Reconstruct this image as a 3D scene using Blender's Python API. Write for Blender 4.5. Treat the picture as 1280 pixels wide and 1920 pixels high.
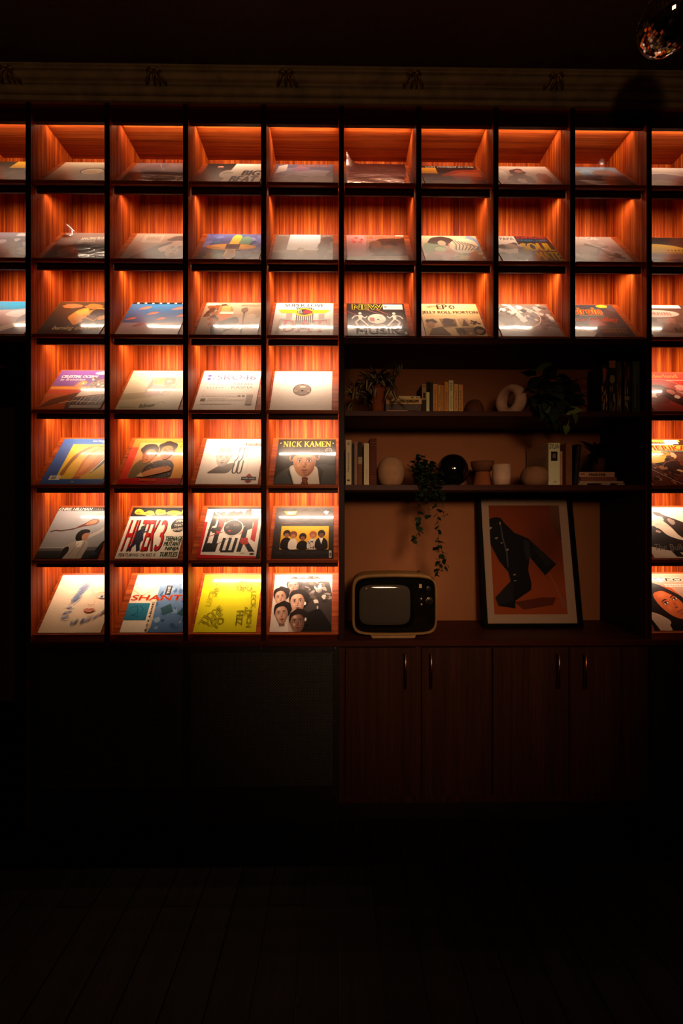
import bpy, bmesh, math, random
from mathutils import Vector, Matrix
from mathutils.geometry import tessellate_polygon

# ---------------------------------------------------------------- clear
for o in list(bpy.data.objects):
    bpy.data.objects.remove(o, do_unlink=True)
SC = bpy.context.scene
COL = SC.collection

# ---------------------------------------------------------------- camera, world, exposure
D = 1.9            # camera to the front plane of the shelving (y = 0)
ZC = 1.59          # eye height
PSI = 0.0107       # slight yaw to the right
F = 712.5          # focal length in pixels of the 1280 px wide frame
cam_d = bpy.data.cameras.new('camera')
cam_d.sensor_fit = 'HORIZONTAL'
cam_d.sensor_width = 36.0
cam_d.lens = 36.0 * F / 1280.0
cam_d.shift_y = 5.0 / 1280.0 * -1
cam_d.clip_start = 0.02
cam = bpy.data.objects.new('camera', cam_d)
COL.objects.link(cam)
cam.location = (0, -D, ZC)
cam.rotation_euler = (math.pi / 2, 0, -PSI)
SC.camera = cam

world = bpy.data.worlds.new('World')
SC.world = world
world.use_nodes = True
bgn = world.node_tree.nodes['Background']
bgn.inputs['Color'].default_value = (1.0, 0.62, 0.36, 1)
bgn.inputs['Strength'].default_value = 0.003

SC.view_settings.view_transform = 'Standard'
SC.view_settings.look = 'None'
SC.view_settings.exposure = 0.0
SC.view_settings.gamma = 1.0
SC.view_settings.use_curve_mapping = False

LED_WATT = 2.3            # one strip of warm LEDs in a cell
COL_POWER = (.68, .74, .88, 1.0, 1.02, .96, .92, .86, .78, .72)
LED_COL = (1.0, 0.73, 0.52)
ROW_POWER = {1: .42, 2: .62, 3: .86, 4: 1.0, 5: 1.05, 6: 1.0, 7: .98}
GLOBE_POWER = 26.0         # radiance of the opal globe added as room fill
SPOT_WATT = 215.0          # unseen spotlight added behind the camera to light the alcove


def WX(px, Y):
    """world x of an image column on the plane y = Y"""
    return (D + Y) * math.tan(math.atan((px - 640.0) / F) + PSI)


def WZ(px, py, Y):
    """world z of an image point on the plane y = Y"""
    th = math.atan((px - 640.0) / F) + PSI
    return ZC + (955.0 - py) / F * math.cos(th - PSI) / math.cos(th) * (D + Y)


# ---------------------------------------------------------------- materials
def srgb(c):
    if isinstance(c, str):
        c = c.lstrip('#')
        if len(c) == 3:
            c = ''.join(ch * 2 for ch in c)
        c = tuple(int(c[i:i + 2], 16) / 255 for i in (0, 2, 4))
    return tuple((v / 12.92 if v <= .04045 else ((v + .055) / 1.055) ** 2.4) for v in c[:3])


def new_mat(name):
    m = bpy.data.materials.new(name)
    m.use_nodes = True
    nt = m.node_tree
    b = nt.nodes['Principled BSDF']
    return m, nt, b


def mapping(nt, scale, coord='Object', rand=True):
    tc = nt.nodes.new('ShaderNodeTexCoord')
    mp = nt.nodes.new('ShaderNodeMapping')
    mp.inputs['Scale'].default_value = scale
    nt.links.new(tc.outputs[coord], mp.inputs['Vector'])
    if rand:
        oi = nt.nodes.new('ShaderNodeObjectInfo')
        mul = nt.nodes.new('ShaderNodeMath'); mul.operation = 'MULTIPLY'
        mul.inputs[1].default_value = 37.0
        nt.links.new(oi.outputs['Random'], mul.inputs[0])
        cb = nt.nodes.new('ShaderNodeCombineXYZ')
        for i in range(3):
            nt.links.new(mul.outputs[0], cb.inputs[i])
        nt.links.new(cb.outputs[0], mp.inputs['Location'])
    return mp.outputs[0]


def ramp(nt, fac, stops):
    r = nt.nodes.new('ShaderNodeValToRGB')
    e = r.color_ramp.elements
    while len(e) < len(stops):
        e.new(0.5)
    for el, (p, c) in zip(e, stops):
        el.position = p
        el.color = (*srgb(c), 1)
    nt.links.new(fac, r.inputs[0])
    return r.outputs[0]


def wood(name, grain, dark, mid, light, rough=.34, fine=85., coat=.25, stripes=1.0, spec=.5):
    """ribbon-striped timber; grain = axis index the figure runs along"""
    m, nt, b = new_mat(name)
    s1 = [fine] * 3; s1[grain] = 1.1
    s2 = [fine * .3] * 3; s2[grain] = .7
    s3 = [fine * 4] * 3; s3[grain] = 9.
    n = []
    for s, det, dist in ((s1, 3, .6), (s2, 2, .4), (s3, 2, 0)):
        v = mapping(nt, s)
        t = nt.nodes.new('ShaderNodeTexNoise')
        t.inputs['Scale'].default_value = 1.0
        t.inputs['Detail'].default_value = det
        t.inputs['Distortion'].default_value = dist
        nt.links.new(v, t.inputs['Vector'])
        n.append(t.outputs['Fac'])
    def mix(a, bb, f):
        mx = nt.nodes.new('ShaderNodeMix'); mx.inputs[0].default_value = f
        nt.links.new(a, mx.inputs[2]); nt.links.new(bb, mx.inputs[3])
        return mx.outputs[0]
    f = mix(mix(n[0], n[1], .35), n[2], .22)
    c = ramp(nt, f, [(.5 - .17 * stripes, dark), (.5, mid), (.5 + .16 * stripes, light)])
    nt.links.new(c, b.inputs['Base Color'])
    b.inputs['Roughness'].default_value = rough
    b.inputs['Specular IOR Level'].default_value = spec
    b.inputs['Coat Weight'].default_value = coat
    b.inputs['Coat Roughness'].default_value = .22
    bp = nt.nodes.new('ShaderNodeBump')
    bp.inputs['Strength'].default_value = .06
    bp.inputs['Distance'].default_value = .001
    nt.links.new(n[2], bp.inputs['Height'])
    nt.links.new(bp.outputs[0], b.inputs['Normal'])
    return m


def plain(name, col, rough=.5, metal=0., var=.12, scale=30., bump=0., bscale=200., spec=.5, coat=0., alpha=None):
    """flat colour with mild procedural mottling"""
    m, nt, b = new_mat(name)
    lin = srgb(col)
    v = mapping(nt, (scale,) * 3)
    t = nt.nodes.new('ShaderNodeTexNoise'); t.inputs['Scale'].default_value = 1
    t.inputs['Detail'].default_value = 4
    nt.links.new(v, t.inputs['Vector'])
    r = nt.nodes.new('ShaderNodeValToRGB')
    r.color_ramp.elements[0].position = .3
    r.color_ramp.elements[1].position = .7
    r.color_ramp.elements[0].color = (*[c * (1 - var) for c in lin], 1)
    r.color_ramp.elements[1].color = (*[min(1, c * (1 + var)) for c in lin], 1)
    nt.links.new(t.outputs['Fac'], r.inputs[0])
    nt.links.new(r.outputs[0], b.inputs['Base Color'])
    b.inputs['Roughness'].default_value = rough
    b.inputs['Metallic'].default_value = metal
    b.inputs['Specular IOR Level'].default_value = spec
    b.inputs['Coat Weight'].default_value = coat
    if bump:
        v2 = mapping(nt, (bscale,) * 3)
        t2 = nt.nodes.new('ShaderNodeTexNoise'); t2.inputs['Scale'].default_value = 1
        t2.inputs['Detail'].default_value = 2
        nt.links.new(v2, t2.inputs['Vector'])
        bp = nt.nodes.new('ShaderNodeBump')
        bp.inputs['Strength'].default_value = bump
        bp.inputs['Distance'].default_value = .003
        nt.links.new(t2.outputs['Fac'], bp.inputs['Height'])
        nt.links.new(bp.outputs[0], b.inputs['Normal'])
    return m


def printed(name, rough, spec, wav, coat):
    """printed card: colour comes from the print's colour attribute"""
    m, nt, b = new_mat(name)
    a = nt.nodes.new('ShaderNodeVertexColor'); a.layer_name = 'ink'
    v = mapping(nt, (240.,) * 3)
    t = nt.nodes.new('ShaderNodeTexNoise'); t.inputs['Scale'].default_value = 1
    nt.links.new(v, t.inputs['Vector'])
    hs = nt.nodes.new('ShaderNodeHueSaturation')
    mr = nt.nodes.new('ShaderNodeMapRange')
    mr.inputs['To Min'].default_value = .86; mr.inputs['To Max'].default_value = 1.14
    nt.links.new(t.outputs['Fac'], mr.inputs['Value'])
    nt.links.new(mr.outputs[0], hs.inputs['Value'])
    nt.links.new(a.outputs['Color'], hs.inputs['Color'])
    nt.links.new(hs.outputs[0], b.inputs['Base Color'])
    b.inputs['Roughness'].default_value = rough
    b.inputs['Specular IOR Level'].default_value = spec
    b.inputs['Coat Weight'].default_value = coat
    b.inputs['Coat Roughness'].default_value = .085
    if wav:
        v2 = mapping(nt, (9., 14., 9.))
        t2 = nt.nodes.new('ShaderNodeTexNoise'); t2.inputs['Scale'].default_value = 1
        t2.inputs['Detail'].default_value = 3
        nt.links.new(v2, t2.inputs['Vector'])
        bp = nt.nodes.new('ShaderNodeBump')
        bp.inputs['Strength'].default_value = wav
        bp.inputs['Distance'].default_value = .02
        nt.links.new(t2.outputs['Fac'], bp.inputs['Height'])
        nt.links.new(bp.outputs[0], b.inputs['Normal'])
        nt.links.new(bp.outputs[0], b.inputs['Coat Normal'])
    return m


def emit(name, col, strength):
    m, nt, b = new_mat(name)
    b.inputs['Base Color'].default_value = (*srgb(col), 1)
    b.inputs['Emission Color'].default_value = (*srgb(col), 1)
    b.inputs['Emission Strength'].default_value = strength
    return m


M = {}
M['sapele_v'] = wood('sapele_vertical', 2, '#561708', '#983b11', '#c6681e', stripes=.82, rough=.5, coat=0., spec=.14)
M['sapele_h'] = wood('sapele_horizontal', 0, '#561c0a', '#8f3c12', '#b25a1e', rough=.45, coat=0., spec=.22)
M['edge'] = wood('dark_edge_band', 2, '#22100a', '#2c150e', '#361a11', rough=.5, coat=0., spec=.2)
M['shade_sheet'] = wood('dark_shade_sheet', 2, '#1c0e09', '#24120b', '#2c170e', rough=.55, coat=0., spec=.12)  # dark tone stands for shade on the alcove's sides
M['rail'] = wood('dark_rail', 0, '#34150b', '#421b0f', '#502213', rough=.5, coat=0., spec=.2)
M['door_wood'] = wood('cabinet_veneer', 2, '#2c1610', '#3c1e14', '#4a281a', fine=60., rough=.5, coat=0., spec=.25)
M['black_wood'] = plain('black_stained_wood', '#1d1512', .5)
M['grille'] = plain('dark_grille_metal', '#3e3a36', .5, .2)
M['screw'] = plain('screw_metal', '#b0a898', .3, 1.)
M['brass'] = plain('copper_pull', '#c9805a', .28, 1.)
M['alcove'] = plain('ochre_wall_paint', '#9a5e36', .85, var=.05, scale=6., bump=.05, bscale=90.)
M['dark_wall'] = plain('dark_wall_paint', '#2a1c16', .8)
M['ceiling'] = plain('dark_ceiling_paint', '#4a3630', .85)
M['cornice'] = plain('aged_cornice_paint', '#b8ac90', .6, var=.25, scale=14., bump=.2, bscale=60.)
M['gilt'] = plain('tarnished_gilt', '#a5854a', .4, .7, var=.3, scale=40.)
M['floor_wood'] = wood('floor_plank', 1, '#130d09', '#1a120c', '#221810', rough=.6, fine=40., coat=0., spec=.08)
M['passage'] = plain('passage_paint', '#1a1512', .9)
M['passage_door'] = plain('olive_door_paint', '#5a4a2a', .6)
M['led_body'] = plain('led_profile', '#30261f', .4, .4)
M['led'] = emit('led_diffuser', '#ffd9a8', 6.)
M['card'] = plain('sleeve_card', '#cdbfae', .6)
M['card_dark'] = plain('sleeve_card_dark', '#3b322d', .55)
M['gloss'] = printed('print_gloss', .32, .2, .03, .45)
M['satin'] = printed('print_satin', .38, .5, .02, .1)
M['matte'] = printed('print_matte', .65, .18, 0., 0.)
M['dusty'] = printed('print_in_plastic', .38, .5, .05, .3)


# ---------------------------------------------------------------- mesh helpers
class MB:
    def __init__(self):
        self.v, self.f, self.s = [], [], []

    def add(self, vs, fs, smooth=False):
        o = len(self.v)
        self.v += [tuple(p) for p in vs]
        self.f += [tuple(i + o for i in f) for f in fs]
        self.s += [smooth] * len(fs)
        return self

    def box(self, x0, x1, y0, y1, z0, z1, mat=None):
        p = [(x, y, z) for z in (z0, z1) for y in (y0, y1) for x in (x0, x1)]
        if mat is not None:
            p = [mat @ Vector(q) for q in p]
        return self.add(p, [(0, 2, 3, 1), (4, 5, 7, 6), (0, 1, 5, 4), (2, 6, 7, 3), (0, 4, 6, 2), (1, 3, 7, 5)])

    def bbox(self, x0, x1, y0, y1, z0, z1, b=.002, mat=None):
        """box with bevelled edges"""
        bm = bmesh.new()
        p = [bm.verts.new((x, y, z)) for z in (z0, z1) for y in (y0, y1) for x in (x0, x1)]
        for f in [(0, 2, 3, 1), (4, 5, 7, 6), (0, 1, 5, 4), (2, 6, 7, 3), (0, 4, 6, 2), (1, 3, 7, 5)]:
            bm.faces.new([p[i] for i in f])
        bmesh.ops.bevel(bm, geom=bm.edges[:], offset=b, segments=1, affect='EDGES')
        bm.verts.index_update()
        vs = [(mat @ v.co if mat is not None else v.co.copy()) for v in bm.verts]
        self.add(vs, [[v.index for v in f.verts] for f in bm.faces])
        bm.free()
        return self

    def lathe(self, prof, cx, cy, seg=32, sx=1., sy=1., smooth=True, wob=None, close=True):
        """profile [(r, z)] about a vertical axis"""
        vs, fs = [], []
        n = len(prof)
        for k in range(seg):
            a = 2 * math.pi * k / seg
            for r, z in prof:
                rr = r * (wob(a, z) if wob else 1)
                vs.append((cx + rr * math.cos(a) * sx, cy + rr * math.sin(a) * sy, z))
        for k in range(seg):
            k2 = (k + 1) % seg
            for i in range(n - 1):
                fs.append((k * n + i, k2 * n + i, k2 * n + i + 1, k * n + i + 1))
        if close:
            fs.append(tuple(k * n for k in range(seg))[::-1])
            fs.append(tuple(k * n + n - 1 for k in range(seg)))
        return self.add(vs, fs, smooth)

    def tube(self, pts, r, seg=6, smooth=True, caps=True):
        pts = [Vector(p) for p in pts]
        n = len(pts)
        rs = r if isinstance(r, (list, tuple)) else [r] * n
        vs, fs = [], []
        up = Vector((.31, .17, .93))
        for i, p in enumerate(pts):
            t = (pts[min(i + 1, n - 1)] - pts[max(i - 1, 0)])
            if t.length < 1e-9:
                t = Vector((0, 0, 1))
            t.normalize()
            a = t.cross(up)
            if a.length < .05:
                a = t.cross(Vector((1, 0, 0)))
            a.normalize()
            bb = t.cross(a)
            for k in range(seg):
                w = 2 * math.pi * k / seg
                vs.append(p + (a * math.cos(w) + bb * math.sin(w)) * rs[i])
        for i in range(n - 1):
            for k in range(seg):
                k2 = (k + 1) % seg
                fs.append((i * seg + k, i * seg + k2, (i + 1) * seg + k2, (i + 1) * seg + k))
        if caps:
            fs.append(tuple(range(seg))[::-1])
            fs.append(tuple((n - 1) * seg + k for k in range(seg)))
        return self.add(vs, fs, smooth)

    def prism(self, prof, x0, x1, smooth=False):
        """(y, z) outline extruded along x"""
        n = len(prof)
        vs = [(x0, y, z) for y, z in prof] + [(x1, y, z) for y, z in prof]
        fs = [(i, (i + 1) % n, n + (i + 1) % n, n + i) for i in range(n)]
        fs += [tuple(range(n))[::-1], tuple(range(n, 2 * n))]
        return self.add(vs, fs, smooth)

    def mesh(self, name, off=(0, 0, 0)):
        me = bpy.data.meshes.new(name)
        ox, oy, oz = off
        me.from_pydata([(x - ox, y - oy, z - oz) for x, y, z in self.v], [], self.f)
        me.polygons.foreach_set('use_smooth', self.s)
        bm = bmesh.new(); bm.from_mesh(me)
        bmesh.ops.recalc_face_normals(bm, faces=bm.faces[:])
        bm.to_mesh(me); bm.free()
        me.update()
        return me


def tag(o, label=None, cat=None, group=None, kind=None):
    if label: o['label'] = label
    if cat: o['category'] = cat
    if group: o['group'] = group
    if kind: o['kind'] = kind
    return o


def link(name, me, parent=None, mat=None):
    o = bpy.data.objects.new(name, me)
    COL.objects.link(o)
    if mat is not None:
        me.materials.append(M[mat] if isinstance(mat, str) else mat)
    if parent is not None:
        o.parent = parent
    return o


def origin(o):
    """world position of an unrotated object's origin"""
    v = Vector((0, 0, 0))
    while o is not None:
        v += o.location
        o = o.parent
    return v


def part(name, mb, mat, parent, label=None):
    o = link(name, mb.mesh(name, origin(parent)), parent, mat)
    if label: o['label'] = label
    return o


def root(name, loc, label=None, cat=None, group=None, kind=None):
    o = bpy.data.objects.new(name, None)
    COL.objects.link(o)
    o.location = loc
    o.empty_display_size = .05
    return tag(o, label, cat, group, kind)


def solo(name, mb, mat, loc, label=None, cat=None, group=None, kind=None):
    o = link(name, mb.mesh(name, loc), None, mat)
    o.location = loc
    return tag(o, label, cat, group, kind)

# ---------------------------------------------------------------- the room
CEIL = ZC + 2.14
RX0, RX1, RY0 = -3.4, 2.6, -4.6       # room extents; the shelving wall is at y = 0.34
WY = .338                             # painted wall behind the shelving
BASE_T, BASE_B = ZC - .656, ZC - .686   # board on top of the base cabinets
SH_A_T, SH_A_B = ZC + .862, ZC + .828   # board under row 3

floor = root('floor', (0, 0, 0), kind='structure')
sub = MB().box(RX0, RX1, RY0, 2.2, -.06, -.012)
part('subfloor', sub, 'black_wood', floor)
PW = .142
plank_v = MB().bbox(-PW / 2 + .0015, PW / 2 - .0015, -1.1, 1.1, -.012, 0, .002).mesh('plank')
plank_v.materials.append(M['floor_wood'])
random.seed(4)
k = 0
x = RX0 + PW / 2
while x < RX1:
    y = -4.4 + (k % 3) * .73
    while y < 1.2:
        if y > -3.2:
            o = link('plank', plank_v, floor)
            o.location = (x, y, random.uniform(-.0006, .0006))
        y += 2.2
    x += PW; k += 1

part('backing', MB().box(RX0, RX1, RY0, 2.2, CEIL, CEIL + .05), 'ceiling', root('ceiling', (0, 0, 0), kind='structure'))
solo('wall_right', MB().box(RX1, RX1 + .1, RY0, WY, 0, CEIL), 'dark_wall', (RX1, 0, 0), kind='structure')
solo('wall_left', MB().box(RX0 - .1, RX0, RY0, WY, 0, CEIL), 'dark_wall', (RX0, 0, 0), kind='structure')
solo('wall_front', MB().box(RX0, RX1, RY0 - .1, RY0, 0, CEIL), 'dark_wall', (0, RY0, 0), kind='structure')
DOORX = -1.545
solo('wall_back', MB().box(DOORX, RX1, WY, WY + .12, 0, CEIL)
     .box(RX0, DOORX, WY, WY + .12, SH_A_B, CEIL), 'alcove', (0, WY, 0), kind='structure')
# the passage seen through the doorway beside the shelving
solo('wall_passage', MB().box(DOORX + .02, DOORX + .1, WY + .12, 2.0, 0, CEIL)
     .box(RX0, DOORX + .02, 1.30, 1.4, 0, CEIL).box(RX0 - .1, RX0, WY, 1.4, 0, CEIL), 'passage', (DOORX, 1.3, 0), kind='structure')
dr = root('door_1', (-3.0, 1.29, 0), kind='structure')
dx0, dx1, dh = -3.36, -2.63, 2.58
part('door_leaf', MB().bbox(dx0, dx1, 1.25, 1.29, .005, dh, .004), 'passage_door', dr)
for zz0, zz1 in ((.25, 1.1), (1.25, 2.4)):
    part('door_panel', MB().bbox(dx0 + .12, dx1 - .12, 1.238, 1.25, zz0, zz1, .005), 'passage_door', dr)
part('door_frame', MB().box(dx1, dx1 + .06, 1.23, 1.30, 0, dh + .06).box(dx0, dx1, 1.23, 1.30, dh + .005, dh + .06), 'passage', dr)

# cornice: stacked mouldings with bound-reed roll and ribbon ties
cor = root('trim_1', (0, 0, ZC + 2.02), kind='structure')
def arcprof(cy, cz, r, a0, a1, n=8):
    return [(cy + r * math.cos(math.radians(a0 + (a1 - a0) * i / n)), cz + r * math.sin(math.radians(a0 + (a1 - a0) * i / n))) for i in range(n + 1)]
z0 = ZC + 2.018
prof = [(.02, z0), (-.012, z0), (-.012, z0 + .022), (-.002, z0 + .026), (-.004, z0 + .031)]
prof += arcprof(-.012, z0 + .048, .017, 270, 100, 8)[::1]
prof += [(-.03, z0 + .067), (-.03, z0 + .072)]
prof += arcprof(-.04, z0 + .089, .016, 280, 110, 8)
prof += [(-.058, z0 + .105), (-.058, z0 + .112), (-.066, z0 + .114), (-.066, z0 + .125), (.02, z0 + .125)]
part('moulding', MB().prism(prof, RX0, RX1), 'cornice', cor)
for px in (15, 290, 537, 775, 1040):
    xc = WX(px, -.05)
    for q, (tw, dx) in enumerate(((.55, -.02), (-.55, .02), (.15, 0.), (-.2, .008))):
        pts = []
        for i in range(11):
            a = math.radians(270 - 180 * i / 10 + 5)
            pts.append((xc + dx + tw * .05 * (i / 10 - .5) * 2, -.038 + .0225 * math.cos(a), z0 + .088 + .0235 * math.sin(a)))
        part('ribbon_band', MB().tube(pts, .0065, 6), 'gilt', cor)
    for sgn in (-1, 1):
        part('ribbon_tail', MB().tube([(xc, -.06, z0 + .085), (xc + sgn * .02, -.066, z0 + .097), (xc + sgn * .037, -.062, z0 + .092)], [.007, .009, .003], 6), 'gilt', cor)

# wall strip between cornice and unit, and return
solo('wall_upper', MB().box(RX0, RX1, .02, WY, ZC + 2.035, CEIL), 'dark_wall', (0, .1, ZC + 2.04), kind='structure')

# ---------------------------------------------------------------- the shelving
PITCH = .388
XD = {j: .02 + PITCH * (j - 4) for j in range(-1, 11)}     # upright centres
UT = .026                                                  # upright thickness
CD = .292                                                  # depth of the record cells
LIP = {r: ZC + v for r, v in zip(range(1, 8), (1.636, 1.249, .872, .4965, .123, -.2515, -.622))}
TH = math.radians(55.5)
TOPZ = ZC + 2.008

unit = root('record_shelving', (0, 0, BASE_T),
            'built-in reddish wooden record shelving wall with lit square cells', 'shelving')
# uprights
for j in range(-1, 11):
    lo = BASE_T if j in (0, 1, 2, 3, 4, 8, 9, 10) else SH_A_T
    dep = WY if j in (0, 4, 8) else CD + .012
    if j in (4, 8):
        dep = WY
    lo_z = lo + .0005
    up = part('upright', MB().box(XD[j] - UT / 2, XD[j] + UT / 2, .002, dep, lo_z, TOPZ + .022), 'sapele_v', unit)
    part('edge_band', MB().bbox(XD[j] - UT / 2, XD[j] + UT / 2, -.0005, .002, lo_z, TOPZ + .022, .0008), 'edge', up)
# top board and fascia
part('top_board', MB().box(XD[-1], XD[10], .0, CD + .012, TOPZ, TOPZ + .022), 'sapele_h', unit)
for c in range(0, 11):
    part('top_fascia', MB().bbox(XD[c - 1] + UT / 2 + .001, XD[c] - UT / 2 - .001, .014, .032, ZC + 1.938, TOPZ, .0012), 'rail', unit) if c <= 10 else None
# board under the bridge cells over the doorway and over the alcove
part('bridge_board', MB().bbox(XD[-1], XD[0] - UT / 2, .0, WY, SH_A_B, SH_A_T, .0015), 'rail', unit)
part('bridge_board', MB().bbox(XD[4] + UT / 2, XD[8] - UT / 2, .0, WY, SH_A_B, SH_A_T, .0015), 'rail', unit)
# added sheets that paint in shade: dark lining of the alcove's sides
part('side_shade', MB().box(XD[8] - UT / 2 - .003, XD[8] - UT / 2, .004, WY, BASE_T + .0005, SH_A_B), 'shade_sheet', unit)
part('side_shade', MB().box(XD[4] + UT / 2, XD[4] + UT / 2 + .003, .004, WY, BASE_T + .0005, SH_A_B), 'shade_sheet', unit)
# open alcove shelves
SH_B_T, SH_B_B = ZC + .493, ZC + .467
SH_C_T, SH_C_B = ZC + .123, ZC + .096
part('shelf_board', MB().bbox(XD[4] + UT / 2 + .003, XD[8] - UT / 2 - .003, .0, WY, SH_B_B, SH_B_T, .0015), 'rail', unit)
part('shelf_board', MB().bbox(XD[4] + UT / 2 + .003, XD[8] - UT / 2 - .003, .0, WY, SH_C_B, SH_C_T, .0015), 'rail', unit)

CELLS = [(r, c) for r in (1, 2, 3) for c in range(0, 10)] + [(r, c) for r in (4, 5, 6, 7) for c in (1, 2, 3, 4, 9)]
W = PITCH - UT
# display shelf meshes are shared by all cells (local origin: cell centre x, lip height)
def local_mesh(mb, name, mat):
    me = mb.mesh(name)
    me.materials.append(M[mat])
    return me
ct, st = math.cos(TH), math.sin(TH)
PL = .336
def slab(s0, s1, n0, n1, x0, x1):
    """box in panel coordinates: s up the slope, n along the normal"""
    def q(s, n):
        return (.014 + s * ct - n * st, -.006 + s * st + n * ct)
    pr = [q(s0, n0), q(s1, n0), q(s1, n1), q(s0, n1)]
    return MB().prism(pr, x0, x1)
hw = W / 2 - .0012
ME_PANEL = local_mesh(slab(0, PL, -.010, 0, -hw, hw), 'display_shelf', 'sapele_h')
ME_LIP = local_mesh(MB().bbox(-hw + .002, hw - .002, .001, .0145, -.0175, .0, .001), 'lip', 'sapele_h')
ME_LIPS = local_mesh(MB().bbox(-hw + .002, hw - .002, .004, .0145, -.0085, .0, .001), 'lip', 'sapele_h')
ME_VAL = local_mesh(MB().box(-hw + .003, hw - .003, .031, .040, -.040, -.003).box(-hw + .003, hw - .003, .037, .041, -.004, .0195).box(-hw + .003, hw - .003, .040, .100, .017, .021), 'valance', 'rail')
ME_LED = local_mesh(MB().box(-hw + .010, hw - .010, .077, .095, .0135, .017), 'led_strip', 'led_body')
ME_LEDE = local_mesh(MB().box(-hw + .012, hw - .012, .080, .092, .0122, .0134), 'led_diffuser', 'led')
led_me = {}
for r, c in CELLS:
    x = (XD[c - 1] + XD[c]) / 2
    z = LIP[r]
    sh = link('display_shelf', ME_PANEL, unit); sh.location = (x, 0, z - BASE_T)
    low = r == 7 or (r == 3 and (c == 0 or 5 <= c <= 8))
    link('lip', ME_LIPS if low else ME_LIP, sh)
    if not low:
        link('valance', ME_VAL, sh)
# back panels: one board per bay
for c in range(0, 10):
    zb = BASE_T + .0005 if c in (1, 2, 3, 4, 9) else SH_A_T
    part('back_panel', MB().box(XD[c - 1] + UT / 2, XD[c] - UT / 2, CD, CD + .012, zb, TOPZ), 'sapele_v', unit)

# LED strips: under the valance of each shelf, or under the top board for row 1
def led(r, c):
    x = (XD[c - 1] + XD[c]) / 2
    z = (TOPZ - .0145) if r == 1 else LIP[r - 1]
    o = link('led_strip', ME_LED, unit)
    o.location = (x, 0, z - BASE_T)
    e = link('led_diffuser', ME_LEDE, o)
    key = r
    ld = bpy.data.lights.new('led_light', 'AREA')
    ld.shape = 'RECTANGLE'
    ld.size = W - .03
    ld.size_y = .009
    ld.energy = LED_WATT * ROW_POWER[r] * COL_POWER[c]
    ld.color = LED_COL
    ld.spread = math.radians(165 if r == 1 else 142)
    lo = bpy.data.objects.new('led_light', ld)
    COL.objects.link(lo)
    lo.parent = o
    lo.location = (0, .0860, .0075)
    lo.rotation_euler = (math.radians(66 if r == 1 else 48), 0, 0)
    return o
for r, c in CELLS:
    led(r, c)

# ---------------------------------------------------------------- base cabinets and worktop
wt = solo('worktop', MB().bbox(XD[0] - UT / 2, XD[10], -.004, WY, BASE_B, BASE_T, .002), 'rail', (0, 0, BASE_B),
          'long dark wooden worktop board running under the lit record cells and television', 'worktop')
PLI = .10
# left base with two perforated grilles
gx0, gx1 = XD[0] + UT / 2 + .001, XD[4] - UT / 2
gb = root('grille_cabinet', ((gx0 + gx1) / 2, .1, 0), 'black base cabinet with two perforated grille panels below the lit records', 'cabinet')
zt, zb = BASE_B, ZC - 1.44
fr = MB()
x_in = [WX(72, .01), WX(343, .01), WX(356, .01), WX(625, .01)]
zg0, zg1 = ZC + (955 - 1478) / 375., ZC + (955 - 1223) / 375.
fr.box(gx0, x_in[0], .006, .024, zb, zt).box(x_in[1], x_in[2], .006, .024, zb, zt).box(x_in[3], gx1, .006, .024, zb, zt)
for a, b2 in ((0, 1), (2, 3)):
    fr.box(x_in[a], x_in[b2], .006, .024, zg1, zt).box(x_in[a], x_in[b2], .006, .024, zb, zg0)
part('frame', fr, 'black_wood', gb)
part('end_panel', MB().bbox(XD[0] - UT / 2, gx0 - .0005, .0, WY, 0, BASE_B, .001), 'rail', gb)
part('carcass', MB().box(gx0, gx1, .06, WY - .01, .0, zt).box(gx0, gx1, .05, .06, 0, PLI), 'black_wood', gb)
part('plinth', MB().box(gx0, gx1, .03, .05, 0, zb), 'black_wood', gb)
for a, b2 in ((0, 1), (2, 3)):
    # lattice of crossing bars leaves diamond holes
    mb = MB()
    xa, xb = x_in[a], x_in[b2]
    w_, h_ = xb - xa, zg1 - zg0
    st_ = .0148
    for sgn, yy in ((1, .014), (-1, .0152)):
        t = -h_
        while t < w_:
            p0, p1 = max(0, t), min(w_, t + h_)
            if p1 - p0 > .004:
                u0, u1 = p0 - t, p1 - t
                q = .0026
                pts = [(p0 - q, u0 + q), (p0 + q, u0 - q), (p1 + q, u1 - q), (p1 - q, u1 + q)]
                vs = []
                for X_, Z_ in pts:
                    X_ = min(max(X_, 0), w_); Z_ = min(max(Z_, 0), h_)
                    if sgn < 0: X_ = w_ - X_
                    vs += [(xa + X_, yy, zg0 + Z_), (xa + X_, yy + .0012, zg0 + Z_)]
                mb.add(vs, [(0, 2, 4, 6), (1, 7, 5, 3), (0, 1, 3, 2), (2, 3, 5, 4), (4, 5, 7, 6), (6, 7, 1, 0)])
            t += st_
    g = part('grille_mesh', mb, 'grille', gb)
    g['kind'] = 'stuff'
scr = [(58, 1217), (203, 1217), (490, 1215.5), (629, 1215.5), (58, 1357), (629, 1352), (200, 1493), (487, 1492), (629, 1489)]
for px, py in scr:
    sx, sz = WX(px, 0.005), WZ(px, py, .005)
    m4 = Matrix.Translation((sx, .0055, sz)) @ Matrix.Rotation(math.pi / 2, 4, 'X')
    mb = MB().lathe([(.0035, 0), (.0034, .0012), (.002, .002)], 0, 0, 10)
    mb.v = [tuple(m4 @ Vector(p)) for p in mb.v]
    part('screw', mb, 'screw', gb)

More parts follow.
